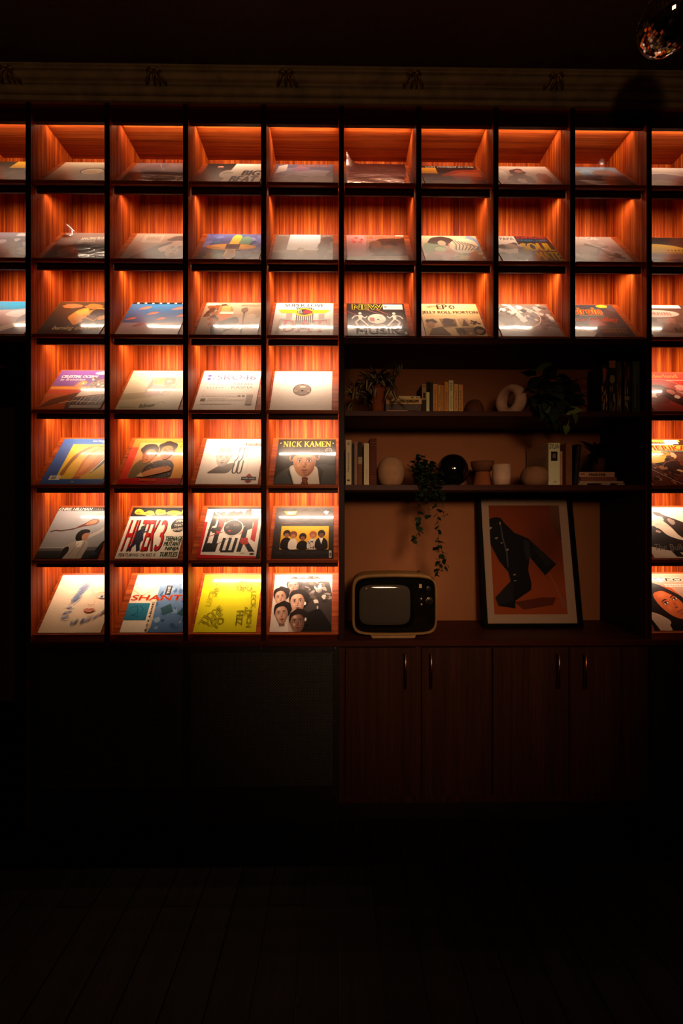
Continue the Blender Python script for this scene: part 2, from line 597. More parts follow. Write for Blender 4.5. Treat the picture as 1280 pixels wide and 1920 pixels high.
# right base with four doors
dxs = [(647.5, 778.5, 760), (790, 921.5, 808), (924, 1065, 1047), (1068, 1209, 1097)]
cx0, cx1 = XD[4] - UT / 2 + .001, XD[8] + UT / 2
cb = root('door_cabinet', ((cx0 + cx1) / 2, .1, 0), 'dark wooden base cabinet with four doors under the television and poster', 'cabinet')
part('carcass', MB().box(cx0, cx1, .026, WY - .01, PLI, BASE_B), 'door_wood', cb)
part('plinth', MB().box(cx0, cx1, .05, WY - .02, 0, PLI), 'black_wood', cb)
part('stile', MB().box(WX(779, 0), WX(789.5, 0), .012, .026, PLI + .02, BASE_B - .004), 'door_wood', cb)
for a, b2, h in dxs:
    xa, xb = WX(a, .008), WX(b2, .008)
    d_ = part('door', MB().bbox(xa, xb, .006, .025, zb + .0, BASE_B - .012, .0015), 'door_wood', cb)
    # fine upright reeding on the door front
    xh = WX(h, -.02)
    zt_, zb_ = WZ(h, 1227, -.02), WZ(h, 1288, -.02)
    hb = MB().tube([(xh, -.026, zt_ + .006), (xh, -.026, zb_ - .006)], .0048, 8)
    for zz in (zt_ - .006, zb_ + .010):
        hb.tube([(xh, .006, zz), (xh, -.026, zz)], .004, 8)
    part('handle', hb, 'brass', d_)
# base under the last bay
lb = root('end_cabinet', (XD[8] + .3, .1, 0), 'black base cabinet under the record bay beside the alcove', 'cabinet')
part('carcass', MB().box(XD[8] + UT / 2 + .001, XD[10], .03, WY - .01, 0, BASE_B), 'black_wood', lb)
part('door', MB().bbox(XD[8] + UT / 2 + .006, XD[10] - .006, .008, .03, PLI, BASE_B - .01, .0015), 'black_wood', lb)

# ---------------------------------------------------------------- unseen spotlight added behind the camera
SPX = Vector((.55, -3.2, 2.45))
SPT = Vector((.46, .2, 1.22))
sl = root('added_spotlight', SPX, 'added black drum spotlight, unseen, on a ceiling stem, lighting the alcove', 'spotlight')
dirv = (SPT - SPX).normalized()
rq = dirv.to_track_quat('-Z', 'Y')
mb = MB().lathe([(.33, .0), (.35, .01), (.35, .2), (.1, .24)], 0, 0, 28)
mb.v = [tuple(SPX + rq @ Vector((p[0], p[1], p[2] + .01))) for p in mb.v]
part('drum', mb, 'black_wood', sl)
part('stem', MB().tube([SPX - dirv * .22, (SPX.x, SPX.y - .26, SPX.z + .2), (SPX.x, SPX.y - .26, CEIL)], .008), 'black_wood', sl)
ld = bpy.data.lights.new('spot_light', 'SPOT')
ld.energy = SPOT_WATT
ld.color = (1.0, .63, .38)
ld.spot_size = math.radians(50)
ld.spot_blend = 1.0
ld.shadow_soft_size = .34
lo = bpy.data.objects.new('spot_light', ld)
COL.objects.link(lo)
lo.parent = sl
lo.rotation_mode = 'QUATERNION'
lo.rotation_quaternion = rq
lo.location = dirv * .0

# unseen opal pendant, added further back as dim room fill
M['opal'] = emit('opal_globe', '#ffb877', GLOBE_POWER)
R_ = .13
gx, gy, gz = -.35, -3.5, 2.35
pl = root('fill_pendant', (gx, gy, gz), 'added opal globe pendant, unseen, giving dim fill light to the dark room', 'lamp')
part('globe', MB().lathe([(R_ * math.sin(math.pi * i / 12) + 1e-4, gz - R_ * math.cos(math.pi * i / 12)) for i in range(13)], gx, gy, 20, close=False), 'opal', pl)
part('cap', MB().lathe([(.05, gz + .125), (.045, gz + .17), (.012, gz + .185)], gx, gy, 16), 'brass', pl)
part('cord', MB().tube([(gx, gy, gz + .18), (gx, gy, CEIL)], .004), 'black_wood', pl)

# ---------------------------------------------------------------- flat print: a small vector painter
# cover coordinates: u to the right, v downwards, both 0..1
_TXT = {}


def text_tris(s, off=0., shear=0., space=1.):
    key = (s, off, shear, space)
    if key in _TXT:
        return _TXT[key]
    cu = bpy.data.curves.new('lettering', 'FONT')
    cu.body = s
    cu.offset = off
    cu.shear = shear
    cu.space_character = space
    cu.resolution_u = 3
    ob = bpy.data.objects.new('lettering', cu)
    me = bpy.data.meshes.new_from_object(ob)
    vs = [(v.co.x, v.co.y) for v in me.vertices]
    fs = [tuple(p.vertices) for p in me.polygons]
    bpy.data.objects.remove(ob); bpy.data.curves.remove(cu); bpy.data.meshes.remove(me)
    if vs:
        x0 = min(v[0] for v in vs); x1 = max(v[0] for v in vs)
        y0 = min(v[1] for v in vs); y1 = max(v[1] for v in vs)
        vs = [((x - x0) / max(x1 - x0, 1e-6), 1 - (y - y0) / max(y1 - y0, 1e-6)) for x, y in vs]
    _TXT[key] = (vs, fs)
    return _TXT[key]


# slab-serif capitals drawn from strokes: (x0, y0, x1, y1, weight) with y down, then serif feet (x, y)
SERIF = {
    'N': (1.0, [(.16, 0, .16, 1, .07), (.16, 0, .82, 1, .17), (.82, 0, .82, 1, .07)], [(.13, 0), (.16, 1), (.82, 0)]),
    'I': (.5, [(.25, 0, .25, 1, .17)], [(.25, 0), (.25, 1)]),
    'K': (1.0, [(.2, 0, .2, 1, .17), (.8, 0, .25, .58, .07), (.4, .42, .84, 1, .17)], [(.2, 0), (.2, 1), (.78, 0), (.85, 1)]),
    'A': (1.0, [(.48, 0, .14, 1, .07), (.48, 0, .84, 1, .17), (.27, .64, .7, .64, .06)], [(.13, 1), (.85, 1)]),
    'M': (1.2, [(.16, 0, .16, 1, .07), (.18, 0, .58, .95, .16), (1.0, 0, .58, .95, .06), (1.02, 0, 1.02, 1, .17)], [(.14, 0), (.16, 1), (1.04, 0), (1.02, 1)]),
    'E': (.85, [(.2, 0, .2, 1, .17), (.2, .03, .75, .03, .06), (.2, .5, .6, .5, .06), (.2, .97, .78, .97, .06), (.75, 0, .75, .2, .06), (.78, .78, .78, 1, .06)], [(.2, 0), (.2, 1)]),
    'T': (.9, [(.45, 0, .45, 1, .17), (.06, .03, .84, .03, .06), (.06, 0, .06, .24, .06), (.84, 0, .84, .24, .06)], [(.45, 1)]),
    'B': (.9, [(.2, 0, .2, 1, .17)], [(.18, 0), (.18, 1)]),
    'C': (.95, [], []),
    ' ': (.45, [], []),
}


class Art:
    def __init__(self, base, base2=None, seed=1):
        self.v, self.f, self.c = [], [], []
        self.layer = 0
        self.sm = False
        self.rnd = random.Random(seed)
        self.rect(0, 0, 1, 1, base, base2)

    # -- raw polygon with clipping to the unit square
    def poly(self, pts, col, col2=None, clip=(0, 0, 1, 1)):
        if self.sm and 5 <= len(pts) < 20:
            for _ in range(2):
                n = len(pts)
                q = []
                for i in range(n):
                    a, b = pts[i], pts[(i + 1) % n]
                    l = math.hypot(b[0] - a[0], b[1] - a[1]) or 1e-6
                    f = min(.24, (.035 if _ == 0 else .015) / l)
                    ed = lambda p: min(p) <= .001 or max(p) >= .999
                    if ed(a): q.append(a)
                    else: q.append((a[0] + (b[0] - a[0]) * f, a[1] + (b[1] - a[1]) * f))
                    if not ed(b): q.append((b[0] + (a[0] - b[0]) * f, b[1] + (a[1] - b[1]) * f))
                pts = q
        for ax, lim, sg in ((0, clip[0], 1), (0, clip[2], -1), (1, clip[1], 1), (1, clip[3], -1)):
            out = []
            n = len(pts)
            for i in range(n):
                a, b = pts[i], pts[(i + 1) % n]
                ia, ib = (a[ax] - lim) * sg >= 0, (b[ax] - lim) * sg >= 0
                if ia:
                    out.append(a)
                if ia != ib:
                    t = (lim - a[ax]) / (b[ax] - a[ax])
                    out.append((a[0] + (b[0] - a[0]) * t, a[1] + (b[1] - a[1]) * t))
            pts = out
            if len(pts) < 3:
                return self
        self._emit(pts, [tuple(range(len(pts)))] if len(pts) <= 4 else
                   [tuple(t) for t in tessellate_polygon([[Vector((p[0], p[1], 0)) for p in pts]])], col, col2)
        return self

    def _emit(self, pts, faces, col, col2=None):
        o = len(self.v)
        c1 = srgb(col)
        self.layer += 1
        z = self.layer * 2.2e-5
        y0 = min(p[1] for p in pts); y1 = max(p[1] for p in pts)
        c2 = srgb(col2) if col2 else None
        for p in pts:
            self.v.append((p[0], p[1], z))
            if c2:
                t = (p[1] - y0) / max(y1 - y0, 1e-6)
                self.c.append(tuple(a + (b - a) * t for a, b in zip(c1, c2)))
            else:
                self.c.append(c1)
        self.f += [tuple(i + o for i in f) for f in faces]

    def rect(self, x0, y0, x1, y1, col, col2=None):
        return self.poly([(x0, y0), (x1, y0), (x1, y1), (x0, y1)], col, col2)

    def ell(self, cx, cy, rx, ry, col, rot=0., n=22, col2=None, a0=0, a1=360):
        c, s = math.cos(math.radians(rot)), math.sin(math.radians(rot))
        pts = []
        full = a1 - a0 >= 360
        for i in range(n if full else n + 1):
            a = math.radians(a0 + (a1 - a0) * i / n)
            x, y = rx * math.cos(a), ry * math.sin(a)
            pts.append((cx + x * c - y * s, cy + x * s + y * c))
        return self.poly(pts, col, col2)

    def line(self, pts, w, col):
        for (x0, y0), (x1, y1) in zip(pts, pts[1:]):
            dx, dy = x1 - x0, y1 - y0
            l = math.hypot(dx, dy) or 1e-6
            nx, ny = -dy / l * w / 2, dx / l * w / 2
            self.poly([(x0 + nx, y0 + ny), (x1 + nx, y1 + ny), (x1 - nx, y1 - ny), (x0 - nx, y0 - ny)], col)
        return self

    def ring(self, cx, cy, rx, ry, w, col, a0=0, a1=360, n=28):
        p = [(cx + rx * math.cos(math.radians(a0 + (a1 - a0) * i / n)), cy + ry * math.sin(math.radians(a0 + (a1 - a0) * i / n))) for i in range(n + 1)]
        # one strip of quads
        o = []
        fs = []
        for i, q in enumerate(p):
            a = math.radians(a0 + (a1 - a0) * i / n)
            o += [(cx + (rx - w / 2) * math.cos(a), cy + (ry - w / 2) * math.sin(a)), (cx + (rx + w / 2) * math.cos(a), cy + (ry + w / 2) * math.sin(a))]
            if i < n:
                fs.append((2 * i, 2 * i + 1, 2 * i + 3, 2 * i + 2))
        o = [(min(max(a, 0), 1), min(max(b, 0), 1)) for a, b in o]
        self._emit(o, fs, col)
        return self

    def blob(self, cx, cy, rx, ry, col, jag=.25, n=14, rot=0., col2=None):
        c, s = math.cos(math.radians(rot)), math.sin(math.radians(rot))
        pts = []
        for i in range(n):
            a = 2 * math.pi * i / n
            k = 1 + self.rnd.uniform(-jag, jag)
            x, y = rx * k * math.cos(a), ry * k * math.sin(a)
            pts.append((cx + x * c - y * s, cy + x * s + y * c))
        return self.poly(pts, col, col2)

    def scatter(self, n, x0, y0, x1, y1, smin, smax, cols, jag=.3, asp=1.):
        for _ in range(n):
            s = self.rnd.uniform(smin, smax)
            self.blob(self.rnd.uniform(x0, x1), self.rnd.uniform(y0, y1), s * asp, s, self.rnd.choice(cols), jag, 9, self.rnd.uniform(-30, 30))
        return self

    def text(self, s, x0, y0, x1, y1, col, b=.01, sh=0., rot=0., space=1., skew=0.):
        vs, fs = text_tris(s, 0., sh, space)
        if not vs:
            return self
        cx, cy = (x0 + x1) / 2, (y0 + y1) / 2
        c, sn = math.cos(math.radians(rot)), math.sin(math.radians(rot))
        w, h = x1 - x0, y1 - y0
        d = max(b, 0) * h * 1.3
        offs = [(0, 0)] if d < 5e-4 else [(-d, 0), (d, 0), (0, -d * .6), (0, d * .6), (0, 0)]
        pts, faces = [], []
        for ox, oy in offs:
            o = len(pts)
            for x, y in vs:
                X, Y = (x - .5) * w + skew * (.5 - y) * h + ox, (y - .5) * h + oy
                pts.append((min(max(cx + X * c - Y * sn, 0), 1), min(max(cy + X * sn + Y * c, 0), 1)))
            faces += [tuple(i + o for i in f) for f in fs]
        self._emit(pts, faces, col)
        return self

    def outline(self, s, x0, y0, x1, y1, col, fill, b=.0, t=.03, **k):
        self.text(s, x0, y0, x1, y1, col, b + t * 1.05, **k)
        return self.text(s, x0, y0, x1, y1, fill, b + t * .2, **k)

    def serif(self, s, x0, y0, x1, y1, col, wt=1.0):
        tot = sum(SERIF[ch][0] for ch in s)
        k = (x1 - x0) / tot
        h = y1 - y0
        x = x0
        for ch in s:
            adv, strokes, feet = SERIF[ch]
            for a, b, c, d, w in strokes:
                self.line([(x + a * k, y0 + b * h), (x + c * k, y0 + d * h)], w * k * wt, col)
            for a, b in feet:
                yy = y0 + (.03 + .94 * b) * h
                self.rect(x + (a - .15) * k, yy - .03 * h, x + (a + .15) * k, yy + .03 * h, col)
            if ch == 'C':
                self.ring(x + .5 * k, y0 + .5 * h, .34 * k, .47 * h, .13 * k * wt, col, 50, 310)
                self.line([(x + .74 * k, y0 + .05 * h), (x + .74 * k, y0 + .3 * h)], .06 * k, col)
            if ch == 'B':
                self.ring(x + .25 * k, y0 + .26 * h, .42 * k, .22 * h, .12 * k * wt, col, -90, 90)
                self.ring(x + .25 * k, y0 + .73 * h, .48 * k, .24 * h, .12 * k * wt, col, -90, 90)
            x += adv * k
        return self

    def bars(self, x0, y0, x1, y1, rows, col, h=.5):
        """unreadably small lines of type"""
        st = (y1 - y0) / rows
        for r in range(rows):
            x = x0
            while x < x1:
                w = self.rnd.uniform(.012, .045)
                self.rect(x, y0 + r * st, min(x + w, x1), y0 + r * st + st * h, col)
                x += w + .01
        return self

    def glow(self, cx, cy, rx, ry, cin, cout, rot=0., n=18):
        """ellipse blending from a centre colour to the colour around it"""
        c, s = math.cos(math.radians(rot)), math.sin(math.radians(rot))
        o = len(self.v)
        self.layer += 1
        z = self.layer * 2.2e-5
        ci, co = srgb(cin), srgb(cout)
        cl = lambda t: min(max(t, 0), 1)
        rings = ((0., 0.), (.35, .25), (.7, .7), (1., 1.))
        for k, (rr, f) in enumerate(rings):
            col = tuple(a + (b - a) * f for a, b in zip(ci, co))
            for i in range(1 if k == 0 else n):
                a = 2 * math.pi * i / n
                x, y = rx * rr * math.cos(a), ry * rr * math.sin(a)
                self.v.append((cl(cx + x * c - y * s), cl(cy + x * s + y * c), z))
                self.c.append(col)
        for i in range(n):
            j = (i + 1) % n
            self.f.append((o, o + 1 + i, o + 1 + j))
            for k in range(2):
                b0, b1 = o + 1 + k * n, o + 1 + (k + 1) * n
                self.f.append((b0 + i, b1 + i, b1 + j, b0 + j))
        return self

    def face(self, cx, cy, w, h, skin, shade, hair=None, rot=0., lip='#a4402f', eye='#2a1a12', side=1, brow=True, light=None, top=.64):
        c, s = math.cos(math.radians(rot)), math.sin(math.radians(rot))
        def T(x, y):
            X, Y = x * w, y * h
            return (cx + X * c - Y * s, cy + X * s + Y * c)
        old, self.sm = self.sm, True
        def P(pts, col):
            self.poly([T(*p) for p in pts], col)
        def GL(x, y, rx, ry, a, b):
            X, Y = T(x, y)
            self.glow(X, Y, rx * w, ry * h, a, b, rot)
        oval = [(0, -.52), (.24, -.5), (.43, -.35), (.48, -.1), (.45, .12), (.37, .32), (.2, .49), (0, .54), (-.2, .49), (-.37, .32), (-.45, .12), (-.48, -.1), (-.43, -.35), (-.24, -.5)]
        P(oval, skin)
        # shade on one side, blended inwards
        k = len(self.c)
        sd = [(.16 * side, -.49), (.4 * side, -.34), (.46 * side, -.1), (.43 * side, .12), (.35 * side, .31), (.18 * side, .47), (.0, .5), (.2 * side, .3), (.27 * side, .05), (.22 * side, -.2)]
        o = len(self.v)
        self.layer += 1
        z = self.layer * 2.2e-5
        cs_, ck = srgb(shade), srgb(skin)
        outer, inner = sd[:7], [(.08 * side, -.45), (.16 * side, -.33), (.17 * side, -.12), (.15 * side, .08), (.12 * side, .25), (.02 * side, .36), (-.08 * side, .42)]
        cl = lambda t: min(max(t, 0), 1)
        for a, b in zip(outer, inner):
            A, B_ = T(*a), T(*b)
            self.v += [(cl(A[0]), cl(A[1]), z), (cl(B_[0]), cl(B_[1]), z)]
            self.c += [cs_, ck]
        for i in range(6):
            self.f.append((o + 2 * i, o + 2 * i + 1, o + 2 * i + 3, o + 2 * i + 2))
        if light:
            GL(-.14 * side, -.28, .2, .12, light, skin)
            GL(-.24 * side, .12, .12, .1, light, skin)
        mixc = tuple((a + b) / 2 for a, b in zip(self._hex(skin), self._hex(shade)))
        for e in (-1, 1):
            x = .2 * e
            GL(x, -.05, .15, .09, shade, mixc if e == side else skin)
            P([(x - .1, -.035), (x - .04, -.07), (x + .04, -.07), (x + .1, -.035), (x + .03, -.01), (x - .03, -.01)], '#d8c9b8')
            P([(x - .04, -.072), (x + .04, -.072), (x + .042, -.03), (x + .02, -.008), (x - .02, -.008), (x - .042, -.03)], eye)
            self.line([T(x - .11, -.04), T(x - .04, -.078), T(x + .04, -.078), T(x + .11, -.04)], .018 * h, eye)
            if brow:
                P([(x - .13, -.125), (x - .03 * e, -.165), (x + .13, -.135), (x + .12, -.11), (x, -.135), (x - .12, -.105)], eye)
        GL(.05 * side, .08, .07, .12, shade, skin)
        GL(.0, .165, .1, .045, shade, skin)
        P([(-.06, .175), (-.03, .165), (0, .18), (.03, .165), (.06, .175), (.02, .192), (-.02, .192)], eye)
        GL(0, .38, .13, .05, shade, skin)
        P([(-.15, .285), (-.05, .26), (0, .272), (.05, .26), (.15, .285), (.07, .335), (0, .345), (-.07, .335)], lip)
        self.line([T(-.14, .288), T(-.04, .29), T(0, .298), T(.04, .29), T(.14, .288)], .012 * h, eye)
        if hair:
            P([(-.5, .08), (-.57, -.22), (-.44, -.52), (-.15, -top), (.2, -top), (.48, -.5), (.57, -.2), (.5, .08), (.46, -.12), (.38, -.3), (.14, -.4), (-.2, -.37), (-.4, -.26), (-.46, -.08)], hair)
        self.sm = old
        return self

    def field(self, fn, nx=8, ny=10):
        """whole-area tone that varies smoothly: fn(u, v) -> (position, colour)"""
        self.layer += 1
        z = self.layer * 2.2e-5
        o = len(self.v)
        for j in range(ny + 1):
            for i in range(nx + 1):
                (x, y), c = fn(i / nx, j / ny)
                self.v.append((x, y, z)); self.c.append(c)
        for j in range(ny):
            for i in range(nx):
                q = o + j * (nx + 1) + i
                self.f.append((q, q + 1, q + nx + 2, q + nx + 1))
        return self

    @staticmethod
    def _hex(c):
        if isinstance(c, str):
            c = c.lstrip('#')
            return tuple(int(c[i:i + 2], 16) / 255 for i in (0, 2, 4))
        return c

    def mesh(self, name, size, z0):
        me = bpy.data.meshes.new(name)
        me.from_pydata([((u - .5) * size[0], (1 - v) * size[1], z0 + z) for u, v, z in self.v], [], self.f)
        at = me.color_attributes.new('ink', 'FLOAT_COLOR', 'POINT')
        flat = []
        for c in self.c:
            flat += [c[0], c[1], c[2], 1.0]
        at.data.foreach_set('color', flat)
        # every print faces outwards
        bm = bmesh.new(); bm.from_mesh(me)
        for f in bm.faces:
            f.normal_update()
            if f.normal.z < 0:
                f.normal_flip()
        bm.to_mesh(me); bm.free()
        return me


COV = {}


def cover(r, c, label, fin='gloss', dx=0., card='card', rot=0., plastic=None):
    def deco(fn):
        COV[(r, c)] = (label, fin, dx, card, rot, plastic, fn)
        return fn
    return deco

# ================================================================ record sleeves, row 1 (top)
@cover(1, 0, 'dark green record sleeve with a yellow corner block, at the end of the top row', 'dusty')
def _():
    a = Art('#2b2a1c', '#3a2a20', 3)
    a.rect(.45, 0, .78, .34, '#d8a12a').scatter(6, .45, .35, .8, .9, .06, .14, ['#3d4526', '#1d1c14', '#55482c'])
    a.blob(.9, .3, .14, .2, '#c98a72').blob(.86, .75, .2, .2, '#3a1f1a').blob(.2, .5, .2, .3, '#55381f')
    return a

@cover(1, 1, 'beige record sleeve with one black-rimmed cream oval, in the top row', 'dusty', .012)
def _():
    a = Art('#c9b59a', '#6d5f45', 4)
    a.ell(.62, .46, .2, .17, '#1c1512').ell(.63, .48, .185, .15, '#e8d2ab').ell(.6, .5, .12, .08, '#d9bd90')
    a.text('music', .74, .86, .97, .95, '#a33a2a', .005, .3)
    return a

@cover(1, 2, 'plain dusty mauve record sleeve in crinkled plastic, in the top row', 'dusty', .012, plastic=(.35, 1., .02))
def _():
    a = Art('#8a6a66', '#9a7870', 5)
    a.scatter(10, 0, 0, 1, 1, .08, .2, ['#907069', '#85625f', '#97776f', '#7d5c5c'])
    a.line([(.42, .05), (.5, .3), (.58, .42)], .012, '#c9aaa0')
    return a

@cover(1, 3, 'half black and half white record sleeve with heavy slanted black lettering', 'satin', .01)
def _():
    a = Art('#241d19', '#3a2e26', 6)
    a.poly([(.5, 0), (1, 0), (1, 1), (.36, 1), (.42, .6)], '#e4d6c4')
    a.ell(.42, .56, .13, .2, '#e9dccb').ell(.42, .48, .1, .07, '#b7a896').blob(.25, .18, .05, .05, '#d58a7a')
    a.text('BIG', .66, .36, .97, .62, '#17120f', .035, .2).text('BEAT', .5, .66, .95, .95, '#17120f', .035, .2)
    return a

@cover(1, 4, 'blue-grey painted landscape record sleeve with small orange lettering along its top', 'dusty', -.004)
def _():
    a = Art('#5c5a74', '#7b6a70', 7)
    a.sm = True
    a.blob(.3, .35, .28, .2, '#8d8aa2').blob(.65, .45, .3, .2, '#a59aa6').blob(.25, .8, .3, .15, '#4b4654').blob(.75, .8, .25, .2, '#8f7c85')
    a.poly([(.05, .1), (.2, .0), (.2, .35), (.02, .5)], '#d8c7bf')
    a.blob(.45, .25, .16, .12, '#99708a').line([(.2, .6), (.5, .4), (.9, .62)], .02, '#b9a6b0')
    a.text('HEAVEN & HELL', .38, .05, .95, .14, '#d07a3a', .02)
    return a

@cover(1, 5, 'brownish mauve record sleeve with faint faces in loose upturned plastic', 'dusty', -.004, plastic=(0., 1., .05))
def _():
    a = Art('#7d5c4c', '#5f4438', 8)
    a.scatter(14, .05, .05, .95, .6, .05, .11, ['#a98a74', '#8f705f', '#6a4b3f', '#c0a088'])
    a.scatter(8, .05, .6, .95, 1, .06, .14, ['#4d352c', '#6d5044', '#8a6a58'])
    return a

@cover(1, 6, 'dark record sleeve with a flaming red streak and an orange block in its corner', 'gloss', .002)
def _():
    a = Art('#241613', '#2f1c18', 9)
    a.sm = True
    a.poly([(.3, .5), (.6, .25), (1, .2), (1, .75), (.6, .8)], '#a8361a').poly([(.45, .5), (.7, .35), (1, .35), (1, .6)], '#d9602a')
    a.rect(0, .12, .28, .42, '#d98f2a').text('LAST MOMENT IN TIME', .12, .03, .96, .1, '#e8d8c4', .01)
    a.poly([(0, .6), (.5, .55), (.6, .9), (0, 1)], '#3c3a4a').poly([(.1, .8), (.7, .7), (.9, .95), (.2, 1)], '#6a2c1c')
    return a

@cover(1, 7, 'pale pink record sleeve with two dark blotted figures, in the top row', 'dusty', .004)
def _():
    a = Art('#cdb3a4', '#a8887c', 10)
    a.sm = True
    a.blob(.42, .3, .15, .16, '#4c2f2a').blob(.45, .27, .07, .07, '#b06a58').blob(.4, .65, .27, .22, '#5a3a34').blob(.8, .6, .13, .25, '#8d5c4e')
    a.blob(.38, .75, .08, .12, '#e2cdbf').blob(.12, .45, .1, .25, '#e6d6c8')
    return a

@cover(1, 8, 'pale blue and orange record sleeve in creased plastic, top row', 'dusty', 0., plastic=(.75, 1., .045))
def _():
    a = Art('#7f97ad', '#a07a68', 11)
    a.sm = True
    a.blob(.12, .4, .2, .35, '#c98f3e').blob(.45, .35, .22, .25, '#9aaec2').blob(.75, .5, .25, .3, '#9a6b5c').blob(.35, .8, .35, .18, '#8a5c4e')
    a.line([(.2, .3), (.5, .5), (.8, .4)], .012, '#3d4552').blob(.6, .7, .2, .12, '#b5998a')
    return a

@cover(1, 9, 'white-topped record sleeve with soft mauve shapes, top row of the outermost bay', 'dusty', .004)
def _():
    a = Art('#d2c2b6', '#8f756c', 12)
    a.sm = True
    a.blob(.35, .55, .4, .25, '#8d7482').blob(.7, .7, .3, .22, '#6d5560').line([(.0, .35), (.5, .3), (1, .5)], .03, '#f0e6dc')
    a.blob(.2, .8, .25, .15, '#a48c88')
    return a

# ================================================================ row 2
@cover(2, 0, 'grey-blue mottled record sleeve in shiny plastic, end of the second row', 'dusty')
def _():
    a = Art('#7a7480', '#574c4e', 13)
    a.scatter(14, .3, .05, 1, .6, .06, .14, ['#9aa0ac', '#86848e', '#6a666e', '#b3aeb2'])
    a.scatter(8, .3, .6, 1, 1, .06, .12, ['#4a4144', '#75676a', '#8f8286'])
    return a

@cover(2, 1, 'dusty pink record sleeve with an arc of white lettering and a raised plastic corner', 'dusty', .012, plastic=(.08, .98, .055))
def _():
    a = Art('#8a6e64', '#7c6058', 14)
    a.text('AMAZING BLOND', .35, .16, .8, .26, '#eadccd', .03, 0, -6).text('SESSIONS', .38, .3, .62, .37, '#d9c6b6', .02, 0, -6)
    a.scatter(10, .1, .35, .9, .95, .06, .15, ['#937568', '#7d6058', '#a58a7a', '#6c5049'])
    a.blob(.3, .7, .13, .12, '#b09082').line([(.5, .8), (.8, .7), (.98, .78)], .02, '#d8c2b4')
    return a

@cover(2, 2, 'brown photographic record sleeve with a smiling woman in a hat', 'dusty', .012)
def _():
    a = Art('#a58674', '#7f6052', 15)
    a.sm = True
    a.rect(.16, .06, .5, .36, '#b39684').bars(.22, .12, .46, .3, 4, '#6b5045', .4)
    a.poly([(.1, 1), (.4, .55), (.7, .3), (.8, .6), (.72, 1)], '#4d3a35').poly([(.5, .6), (.9, .2), (1, .1), (1, .3), (.6, .75)], '#c5a692')
    a.face(.8, .6, .3, .62, '#b88f7a', '#7d5a4c', None, 4)
    a.poly([(.55, .28), (.7, .1), (.95, .1), (1, .25), (1, .36), (.8, .28)], '#5c443b')
    return a

@cover(2, 3, 'blue and violet painted record sleeve with an orange winged shape in the middle', 'gloss', .01)
def _():
    a = Art('#5a5f8f', '#3d3a50', 16)
    a.sm = True
    a.scatter(26, 0, 0, 1, .5, .05, .1, ['#6d74a8', '#4d5080', '#8288b4', '#5b5688', '#4a6a8a'])
    a.scatter(16, 0, .5, .55, 1, .06, .12, ['#4d5a3a', '#33402c', '#5f6338', '#2c2a33'])
    a.scatter(14, .55, .5, 1, 1, .05, .11, ['#4a4260', '#615a80', '#332e44', '#6c638a'])
    a.blob(.68, .3, .12, .2, '#6a8c7a', .15)
    a.ell(.48, .52, .42, .12, '#d9862e').ell(.5, .5, .36, .075, '#e8a03c').poly([(.42, .55), (.46, .1), (.52, .02), (.62, .08), (.6, .3), (.56, .55), (.6, .9), (.5, 1), (.4, .9)], '#e0ac4a')
    a.poly([(.42, .6), (.46, .7), (.4, .95), (.56, .95), (.56, .65)], '#a8642c')
    a.rect(.39, .42, .62, .6, '#3a1f1c').rect(.41, .45, .6, .57, '#6a1f1a').text('Air', .44, .46, .57, .56, '#2a2030', .03)
    a.line([(.12, .52), (.3, .55)], .012, '#8a4a1c').line([(.7, .5), (.86, .48)], .012, '#8a4a1c')
    return a

@cover(2, 4, 'grey-brown seascape record sleeve with a pale blue rectangle at its top', 'dusty', -.006, 'card_dark')
def _():
    a = Art('#6a5a52', '#8a7264', 17)
    a.poly([(.25, 0), (.78, 0), (.78, .62), (.22, .62)], '#a9b0bc', '#c9bfb8')
    a.rect(0, .62, 1, .72, '#8f7a6c').poly([(0, .72), (1, .7), (1, 1), (0, 1)], '#6f5a4e', '#7a6458')
    a.blob(.46, .66, .08, .14, '#8c7a70').blob(.47, .62, .04, .06, '#bba99c').blob(.82, .7, .07, .2, '#4d3c34').blob(.86, .45, .1, .25, '#57463e').blob(.9, .2, .1, .15, '#4d3d37')
    a.text('moonlit road', .05, .02, .22, .06, '#d8c7b8', .01).text('ever after', .82, .02, .96, .06, '#d8c7b8', .01)
    a.line([(.72, .55), (.8, .45)], .02, '#40312b')
    return a

@cover(2, 5, 'pink-edged record sleeve with a dark brown tree and orange lettering', 'gloss', -.006)
def _():
    a = Art('#a3675a', '#8a6a58', 18)
    a.sm = True
    a.poly([(0, 0), (.35, 0), (.3, 1), (0, 1)], '#b87f7c').poly([(.35, .5), (.55, .15), (1, .1), (1, .8), (.5, .85)], '#4d2a1e')
    a.scatter(18, .4, .2, 1, .8, .05, .12, ['#5f3524', '#3c2018', '#6d4330', '#7f4a30'])
    a.scatter(9, .08, .1, .3, .3, .02, .04, ['#b3342c', '#c95040']).text('THE FIERY TREE', .3, .04, .95, .14, '#d8702a', .02)
    a.rect(.86, .0, 1, .04, '#e8d8c8').poly([(0, .85), (1, .8), (1, 1), (0, 1)], '#a88f78', '#c9b39a')
    return a

